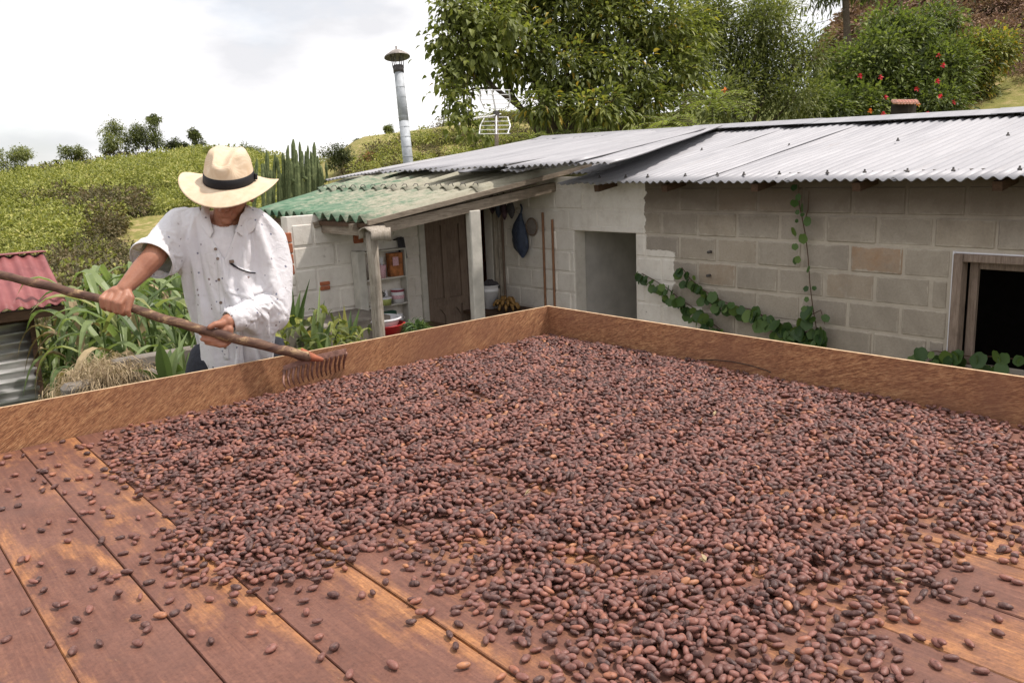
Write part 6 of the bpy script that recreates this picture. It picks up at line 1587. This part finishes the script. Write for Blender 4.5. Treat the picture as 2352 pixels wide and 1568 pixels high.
for i in range(NB):
    for j in range(na_): F.append((k0+i*na_+j, k0+(i+1)*na_+j, k0+(i+1)*na_+(j+1) % na_, k0+i*na_+(j+1) % na_))
hme = mesh('hat', V, F, True); hat = link('hat', hme, 'straw', man)
s_ = hat.modifiers.new('s', 'SOLIDIFY'); s_.thickness = .0028; s_.offset = 0
V = []; F = []
for i, (t, o_) in enumerate(((0.0, 1.02), (.02, 1.032), (.15, 1.034), (.285, 1.034), (.30, 1.015))):
    for j in range(na_):
        s2, f2, z2 = hatpt(2*math.pi*j/na_, t); V.append(hp(s2*o_, f2*o_, z2+.002))
for i in range(4):
    for j in range(na_): F.append((i*na_+j, i*na_+(j+1) % na_, (i+1)*na_+(j+1) % na_, (i+1)*na_+j))
MB().add(V, F).make('hat_band', 'band', hat, True)
bo = MB()
for q in range(2):
    a0 = R(196+q*7); V = []; 
s2, f2, z2 = hatpt(R(188), .14); 
MB().box(hp(s2*1.06, f2*1.06, z2)-Vector((.006, .012, .012)), hp(s2*1.06, f2*1.06, z2)+Vector((.006, .012, .012)), bev=.003).make('band_bow', 'band', hat)
# short dark hair below the hat at the sides and nape
hr = MB(); pos = []; dirs = []
for _ in range(900):
    a = random.uniform(-.25, math.pi+.25); ca, sa = math.cos(a), -math.sin(a)
    u = random.uniform(-.055, -.005); pos.append(hp(ca*.082, sa*.100-.004, u)); dirs.append(-n_*1.+sd_*ca*.25+fr*sa*.2)
leafobj('hair', *leaves(pos, dirs, .018, .003, .1, 1), 'hair', man)

# --- the rake
tl, trr = on(654, 890, 'z', .836), on(792, 848, 'z', .836)
rk_ = root('rake', (1.45, 3.0, .83), 'long rake with a crooked branch handle and a rusty head of many tines', 'rake')
hpz = [neck.lerp(HP[0], .55)]+HP; pts = []; rad = []
for i in range(1, len(hpz)):
    for s_ in range(5):
        t = s_/5; pts.append(hpz[i-1].lerp(hpz[i], t)+Vector((0, 0, 1))*.0025*math.sin(i*2.1+s_)); rad.append((.0205-.0062*((i-1+t)/8))*(1+.05*math.sin(i*3.3+s_*1.9)))
pts.append(hpz[-1]); rad.append(.014)
MB().tube(pts, rad, 14, .05).make('handle', 'handle', rk_, True)
HPa = P(690, 812, 3.315)
MB().tube([P(688, 811, 3.312), P(700, 815, 3.318), P(716, 820, 3.330), P(732, 824, 3.345), P(742, 826, 3.352)], [.0225, .021, .0165, .0105, .007], 14).make('ferrule', 'rust', rk_, True)
hd_ = MB(); nb = 24; bow = lambda t: Y_*(.006*math.sin(math.pi*t))
V = []; F = []
for i in range(nb+1):
    t = i/nb; c = barL.lerp(barR, t)+bow(t)
    for a, b in ((-.0045, -.011), (.0045, -.011), (.0055, .010), (-.0035, .011)): V.append(c+Z_*a+Y_*b)
for i in range(nb):
    for q in range(4): F.append((i*4+q, i*4+(q+1) % 4, i*4+4+(q+1) % 4, i*4+4+q))
F += [(3, 2, 1, 0), tuple(nb*4+q for q in range(4))]
head_ = MB().add(V, F).make('head', 'steel', rk_)
for i in range(14):
    t = (i+.12)/13.25; b_ = barL.lerp(barR, t)+bow(t)-Y_*.008; e = tl.lerp(trr, t); e = e+Vector((random.uniform(-1, 1)*.002, 0, -.003))
    sidew = -X_*.003+Z_*.014
    MB().tube([b_, b_.lerp(e, .18)+sidew*.0, b_.lerp(e, .42)+sidew*.75, b_.lerp(e, .68)+sidew*.95, b_.lerp(e, .88)+sidew*.5, e], [.0085, .0060, .0052, .0046, .0036, .0018], 7).make('tine', 'steel', head_, True)
